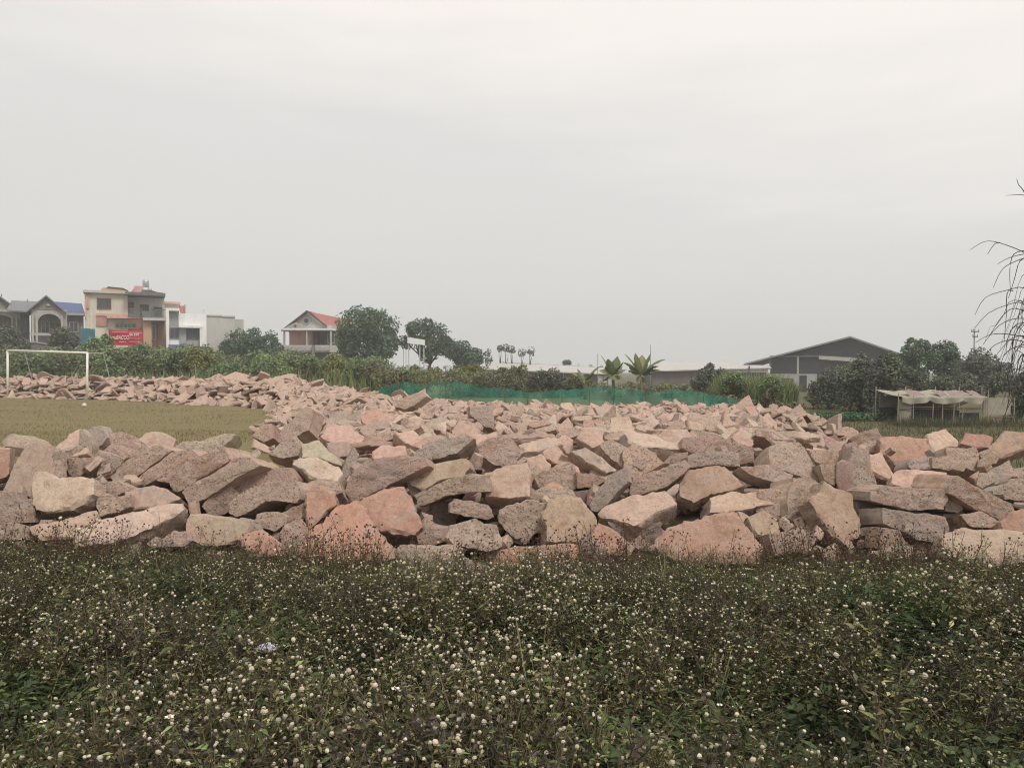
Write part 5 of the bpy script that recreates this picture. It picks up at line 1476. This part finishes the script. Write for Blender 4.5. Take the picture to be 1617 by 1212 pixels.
h.box("porch_post", GREYW, 497, 545, 500.5, None, -1.1, -.82)
h.window(494, 525, 502, 544, 2.15, BROWNF, 1, "door"); h.window(511, 526, 520, 540, 2.15, GREYL, 1); h.window(470, 560, 482, 575, .95, DARKT, 1)

# white board on posts
h = House("hoarding", "blank white board on tall thin posts before the flowering tree", "sign", 657, 56)
h.poly("board", WHITE, [(643.5, 532), (671.5, 536.5), (671.5, 545), (643.5, 541.5)], 0, .12)
for px, top in ((645.5, 541), (663, 543.5), (669.5, 544.5)): h.box("post", PALEG, px - .8, top, px + .8, None, .13, .25)
for px in (637, 641): h.box("post", GREYL, px - .4, 545, px + .4, None, .6, .7)

# long low sheds
ROOFP = plain("pale_sheet_roof", (.46, .44, .41), .7, .12, 1.5, stain=(.33, .31, .29)); BRW = plain("brown_shed_wall", (.165, .135, .12), .9, .25, 1.2, stain=(.11, .09, .08))
h = House("long_shed", "long low shed with a pale roof behind the banana plants", "shed", 865, 92, face=False)
h.roof("roof", ROOFP, [(758, 582, -.6), (968, 590, -.6), (968, 580.5, 7), (790, 571, 7)], .12)
h.roof("roof_ridge", TILEG, [(788, 572, 6.9), (968, 581.5, 6.9), (968, 580, 7.3), (788, 570.4, 7.3)], .1)
h.poly("wall", BRW, [(762, 583.5), (966, 591), (966, None), (762, None)], 0, 6)
h.box("wall", PALEG, 944, 592.5, 965, None, -.3, -.02)
for px in (952, 959): h.box("post", DARKT, px - .5, 593, px + .5, None, -.42, -.32)
for px in (770, 800, 830, 860, 890, 920): h.box("post", GREYL, px - .6, 584.5 + (px - 760) * .035, px + .6, None, -.3, -.15)
h = House("long_shed", "brown-walled shed with a pale roof between banana plants and warehouse", "shed", 1125, 88, face=False)
h.roof("roof", ROOFP, [(1026, 585, -.6), (1216, 580, -.6), (1216, 572.5, 6), (1044, 570, 6)], .12)
h.poly("wall", BRW, [(1030, 586), (1148, 583.5), (1148, None), (1030, None)], 0, 6)
h.box("wall", WHITE, 1148.2, 580.6, 1213, 588, 0, 6); h.box("wall", CREAM, 1148.2, 600.5, 1213, None, 0, 6); h.box("wall", DARKT, 1148.2, 588, 1213, 600.5, .6, 6)  # dark block behind the bars paints the shade inside the openings
for k in range(16): h.box("bar", PALEG, 1150 + k * 4.1, 588, 1150.7 + k * 4.1, 600.5, .1, .16)
h.box("chimney_pipe", DARKT, 1179, 577.5, 1181, 596, -.8, -.65)

# dark warehouse
WHW = plain("dark_sheet_wall", (.105, .098, .112), .65, .12, 1.5); WHR = plain("weathered_sheet_roof", (.27, .265, .28), .6, .15, 2)
h = House("warehouse", "large dark grey warehouse with a low gabled roof", "warehouse", 1305, 90)
h.poly("wall", WHW, [(1214, 569), (1341, 535), (1424, 563), (1424, 590), (1214, 590)], 0, 24)
h.box("wall", WHITE, 1214, 590.2, 1290, None, .05, 20); h.box("wall", WHW, 1290.2, 590.2, 1424, None, .05, 20)
h.roof("roof", WHR, [(1172, 573.5, -2.0), (1341, 532, -2.0), (1341, 532, 24), (1172, 573.5, 24)], .18)
h.roof("roof", WHR, [(1341, 532, -2.0), (1434, 565.5, -2.0), (1434, 565.5, 24), (1341, 532, 24)], .18)
h.roof("awning", ROOFP, [(1293, 562.5, -1.8), (1376, 568.5, -1.8), (1376, 566, -.02), (1293, 560, -.02)], .35)
h.box("beam", WHR, 1214, 561, 1294, 563.2, -1.0, -.02)
h.box("pillar", GREYL, 1258.4, 563, 1261.6, None, -1.6, -1.25)
d_ = h.window(1234, 599, 1251, 621, .0, BROWNF, 1, "door", plain("wood_door", (.30, .22, .15), .8, .2, 3)); h.window(1263, 594, 1272.5, 624, .0, DARKT, 0, "doorway")
h.box("gutter", WHR, 1213, 568, 1216, 576, -.6, -.3)

# power poles
def pole(label, px, top, Y, arms, rr_=.09):
    s = Y / F; x = at(px, 580, Y)[0]; g = gz(x, Y); z = at(px, top, Y)[2]; root = empty("power_pole", (x, Y, g), label, "pole")
    MB().tube([(x, Y, g - .1), (x, Y, z)], [rr_ * 1.3, rr_], 8).build("pole", plain("concrete_pole", (.27, .26, .25), .9, .2, 3), root, smooth=True)
    for k, wpx in enumerate(arms):
        zz = z - .25 - .45 * k; MB().box(x - wpx * s, Y - .16, zz, x + wpx * s, Y - .09, zz + .09).build("crossarm", DARKT, root)
        for q in (-.9, .9): MB().lathe([(.03, zz + .09), (.06, zz + .14), (.03, zz + .28)], x + q * wpx * s, Y - .125, 6).build("insulator", GREYL, root)


pole("power pole with crossarms rising above the trees at the right", 1538, 520, 70, [6, 4], .06)
pole("thin pole standing between the banana plants' tops", 1027, 544, 80, [], .035)
pole("thin pole just left of the banana plants", 944, 558, 80, [], .035)

# goal
gy0, gy1 = 40.7, 38.4
pL, pR = at(12, 628, gy0), at(137, 631, gy1)
tL, tR = at(12, 553, gy0), at(138, 557, gy1)
root = empty("football_goal", tuple((pL + pR) / 2 * np.array([1, 1, 0])), "white football goal on the grass in front of the far rubble", "goal")
GOALW = plain("white_goal_paint", (.74, .73, .66), .6, .1, 6, stain=(.5, .47, .4))
MB().tube([(pL[0], pL[1], -.05), tL], .055, 10).build("post", GOALW, root, smooth=True)
MB().tube([(pR[0], pR[1], -.05), tR], .055, 10).build("post", GOALW, root, smooth=True)
MB().tube([tL, tR], .055, 10).build("crossbar", GOALW, root, smooth=True)
dv = (pR - pL); dv[2] = 0; nb = np.array([-dv[1], dv[0], 0]); nb /= np.linalg.norm(nb); nb *= 1 if nb[1] > 0 else -1
for t_, b_ in ((tL, pL), (tR, pR)):
    q = t_ + nb * .9; f_ = b_ + nb * 1.6; f_[2] = 0
    MB().tube([t_, q], .025, 6).build("stay", GREYL, root); MB().tube([q, f_], .02, 6).build("stay", GREYL, root)
m = MB(); q0, q1 = tL + nb * .9, tR + nb * .9; f0, f1 = pL + nb * 1.6, pR + nb * 1.6; f0[2] = f1[2] = .02
for k in range(19): m.tube([q0 + (q1 - q0) * k / 18, f0 + (f1 - f0) * k / 18], .0028, 3)
for k in range(12): m.tube([q0 + (f0 - q0) * k / 11, q1 + (f1 - q1) * k / 11], .0028, 3)
m.build("net", plain("net_cord", (.33, .30, .25), .9, .2, 5), root)
mb_ = MB(); bq = at(133, 641, 1.6 * F / (643 - HOR)); mb_.lathe([(0, .0), (.05, .015), (.08, .05), (.09, .09), (.08, .13), (.05, .165), (0, .18)], bq[0], bq[1], 12)
tag(mb_.build("ball", plain("worn_white_ball", (.6, .57, .48), .6, .25, 12), loc=(bq[0], bq[1], 0), smooth=True), "pale ball lying on the grass before the goal", "ball")

# green netting along the back of the heap
TOP = [(572, 626), (590, 619), (612, 608), (640, 603), (665, 606), (690, 604.5), (720, 603), (745, 607), (760, 611), (800, 613), (822, 617), (840, 620), (870, 616), (900, 615), (940, 610), (965, 612), (985, 614), (1010, 617), (1040, 618), (1065, 615), (1090, 616), (1120, 622), (1165, 631)]
tx, ty = np.array(TOP).T
root = empty("netting_fence", (0, 29.2, 0), "sagging green netting fence along the back of the rubble", "fence")
net_y = lambda px: np.interp(px, [560, 700, 808, 1000, 1170], [34.2, 31.2, 29.2, 27.4, 26.2])
NXn = 230; V = []
for i in range(NXn + 1):
    px = 572 + (1165 - 572) * i / NXn; Y = float(net_y(px)); tp = at(px, float(np.interp(px, tx, ty)) + .8 * math.sin(px * .31), Y)
    for j in range(7):
        v_ = j / 6; ph = float(vnoise(np.array([px * .06, v_ * 1.5, 0]), 91)) * .16 + float(vnoise(np.array([px * .22, v_ * 3, 2]), 92)) * .06
        V.append((tp[0], Y + ph, tp[2] * v_ if tp[2] > 0 else 0))
i = np.arange(NXn)[:, None] * 7 + np.arange(6)[None]; Fq = np.stack([i, i + 7, i + 8, i + 1], -1).reshape(-1, 4)
k = NT("green_netting", .75, .2); p = k.pos()
c = k.mix(k.ramp(k.noise(k.stretch(p, 2.2, 1, 1.2), 1.6, 5, .65), (.3, 0.0), (.7, 1.0)), (.03, .22, .15), (.08, .36, .26)); c = k.mix(k.ramp(k.noise(p, .7, 3), (.55, 0.0), (.75, .6)), c, (.02, .15, .14)); k.color(c)
tr = k.n("ShaderNodeBsdfTranslucent"); k.l(c, tr.inputs[0]); tp_ = k.n("ShaderNodeBsdfTransparent")
m1_ = k.n("ShaderNodeMixShader"); m1_.inputs[0].default_value = .35; k.l(k.b.outputs[0], m1_.inputs[1]); k.l(tr.outputs[0], m1_.inputs[2])
m2_ = k.n("ShaderNodeMixShader"); m2_.inputs[0].default_value = .42; k.l(m1_.outputs[0], m2_.inputs[1]); k.l(tp_.outputs[0], m2_.inputs[2]); k.l(m2_.outputs[0], k.out.inputs[0])
link("net", np_mesh("net", np.array(V) - np.array([0, 29.2, 0]), [Fq], k.m, smooth=True), root)
for px in (594, 631, 668, 703, 742, 798, 832, 888, 930, 968, 1020, 1062, 1108, 1150):
    Y = float(net_y(px)) - .06; tp = at(px, float(np.interp(px, tx, ty)) - 1.5, Y); MB().tube([(tp[0], Y, -.05), (tp[0] + R.uniform(-.08, .08), Y, tp[2] + R.uniform(-.12, .12))], .014, 6).build("post", BARK, root)

# tarpaulin shelter
h = House("shelter", "low pole shelter roofed with cream tarpaulin and pink cloth", "shelter", 1508, 22, face=False)
TARP = plain("cream_tarpaulin", (.33, .30, .235), .75, .2, 5, stain=(.33, .29, .21)); POLEW = plain("bare_pole", (.33, .29, .22), .9, .25, 8); INS = plain("inside_shade", (.045, .05, .045), .9, .3, 3)  # INS: the shade inside the shelter, put into a near-black colour
for px, top in ((1417, 620), (1441, 624), (1472, 636), (1487, 634), (1505, 640), (1519, 640), (1552, 618), (1559, 616), (1600, 628)): MB().tube([(h.X(px), h.Y - .05, h.g), (h.X(px) + .01, h.Y - .05, h.Z(top))], [.014, .012], 6).build("post", POLEW, h.root)
for px in (1420, 1470, 1520, 1560, 1598): MB().tube([(h.X(px), h.Y + 1.4, h.g), (h.X(px), h.Y + 1.4, h.Z(612))], .015, 6).build("post", POLEW, h.root)
for xa, xb, py in ((1415, 1443, 646), (1550, 1601, 657), (1440, 1553, 645)): MB().tube([(h.X(xa), h.Y - .02, h.Z(py)), (h.X(xb), h.Y - .02, h.Z(py + 1))], .008, 6).build("rail", BROWNF if xa == 1440 else POLEW, h.root)
h.box("shade_sheet", INS, 1441, 648, 1521, None, .16, .18)  # added dark sheet, paints the shade of the inside between the posts
V, Fq = [], []; nu, nv = 60, 12
for j in range(nv + 1):
    for i in range(nu + 1):
        u_, v_ = i / nu, j / nv; px = 1422 + (1556 - 1422) * u_; x = h.X(px)
        sag = .10 * abs(math.sin((u_ * 2.6 + .15) * math.pi)) ** .6 if u_ < .94 else .02
        if v_ < .35: d_ = v_ / .35; y_ = h.Y - .12 - .04 * math.sin(u_ * 30) * (1 - d_); z_ = h.Z(630) - .02 - sag * (1 - d_) * 1.15 + d_ * .10
        else: d_ = (v_ - .35) / .65; y_ = h.Y - .12 + d_ * 1.6; z_ = h.Z(630) + .08 + .12 * d_ - .02 * math.sin(u_ * 19 + d_ * 4)
        V.append((x, y_, z_ + .012 * float(vnoise(np.array([px * .12, v_ * 6, 0]), 4))))
for j in range(nv):
    for i in range(nu): a_ = j * (nu + 1) + i; Fq.append((a_, a_ + 1, a_ + nu + 2, a_ + nu + 1))
MB().add(V, Fq).build("tarpaulin", TARP, h.root, smooth=True)
for x0, x1 in ((1436, 1460), (1482, 1498), (1501, 1532), (1535, 1549)):
    V, Fq = [], []
    for j in range(5):
        for i in range(13):
            px = x0 + (x1 - x0) * i / 12; V.append((h.X(px), h.Y - .1 + j * .12, h.Z(625) + .02 * math.sin(px * .9 + j) + .035 * j - .03 * (j == 0)))
    for j in range(4):
        for i in range(12): a_ = j * 13 + i; Fq.append((a_, a_ + 1, a_ + 14, a_ + 13))
    MB().add(V, Fq).build("pink_cloth", plain("pink_cloth", (.28, .215, .195), .85, .25, 7), h.root, smooth=True)
h.box("side_sheet", TARP, 1421, 630, 1440, 645.5, -.01, .02); h.box("side_sheet", plain("worn_sheet", (.28, .255, .205), .85, .3, 6), 1421, 647.5, 1440, 668, .0, .03)
h.box("side_sheet", TARP, 1553, 628, 1597, 655, .01, .04); h.box("side_sheet", plain("straw_mat", (.23, .195, .13), .9, .3, 8), 1553, 659, 1583, None, .0, .03)
h.box("back_sheet", plain("dull_sheet", (.20, .18, .14), .9, .3, 4), 1424, 628, 1552, 646, 1.3, 1.33); h.box("back_sheet", INS, 1424, 647, 1552, None, 1.28, 1.31)  # lower, near-black sheet paints the shade at the back of the shelter
h.box("blue_sheet", plain("dark_blue_sheet", (.055, .06, .085), .8, .25, 4), 1521, 652, 1551, None, .12, .14)
m = MB()
for q in range(26): px = 1441 + q * 4.1; m.tube([(h.X(px), h.Y + .1, h.g), (h.X(px) + R.uniform(-.02, .02), h.Y + .1, h.Z(645))], .004, 4)
m.build("mesh_side", plain("dull_sticks", (.17, .145, .10), .9, .35, 9), h.root)

# the air: thin even haze
me = bpy.data.meshes.new("haze"); M_ = MB().box(-440, -13, -2.6, 440, 430, 24)
me.from_pydata(M_.v, [], M_.f)
hz_ = bpy.data.materials.new("haze"); hz_.use_nodes = True; nt = hz_.node_tree; nt.nodes.clear()
o_ = nt.nodes.new("ShaderNodeOutputMaterial"); pv = nt.nodes.new("ShaderNodeVolumePrincipled"); pv.inputs["Density"].default_value = HAZE_DENSITY; pv.inputs["Color"].default_value = (.98, .98, .97, 1); pv.inputs["Anisotropy"].default_value = .2
nt.links.new(pv.outputs[0], o_.inputs["Volume"]); me.materials.append(hz_)
if HAZE_DENSITY > 0: tag(link("haze", me), "thin pale haze over the whole field", "haze", kind="stuff")
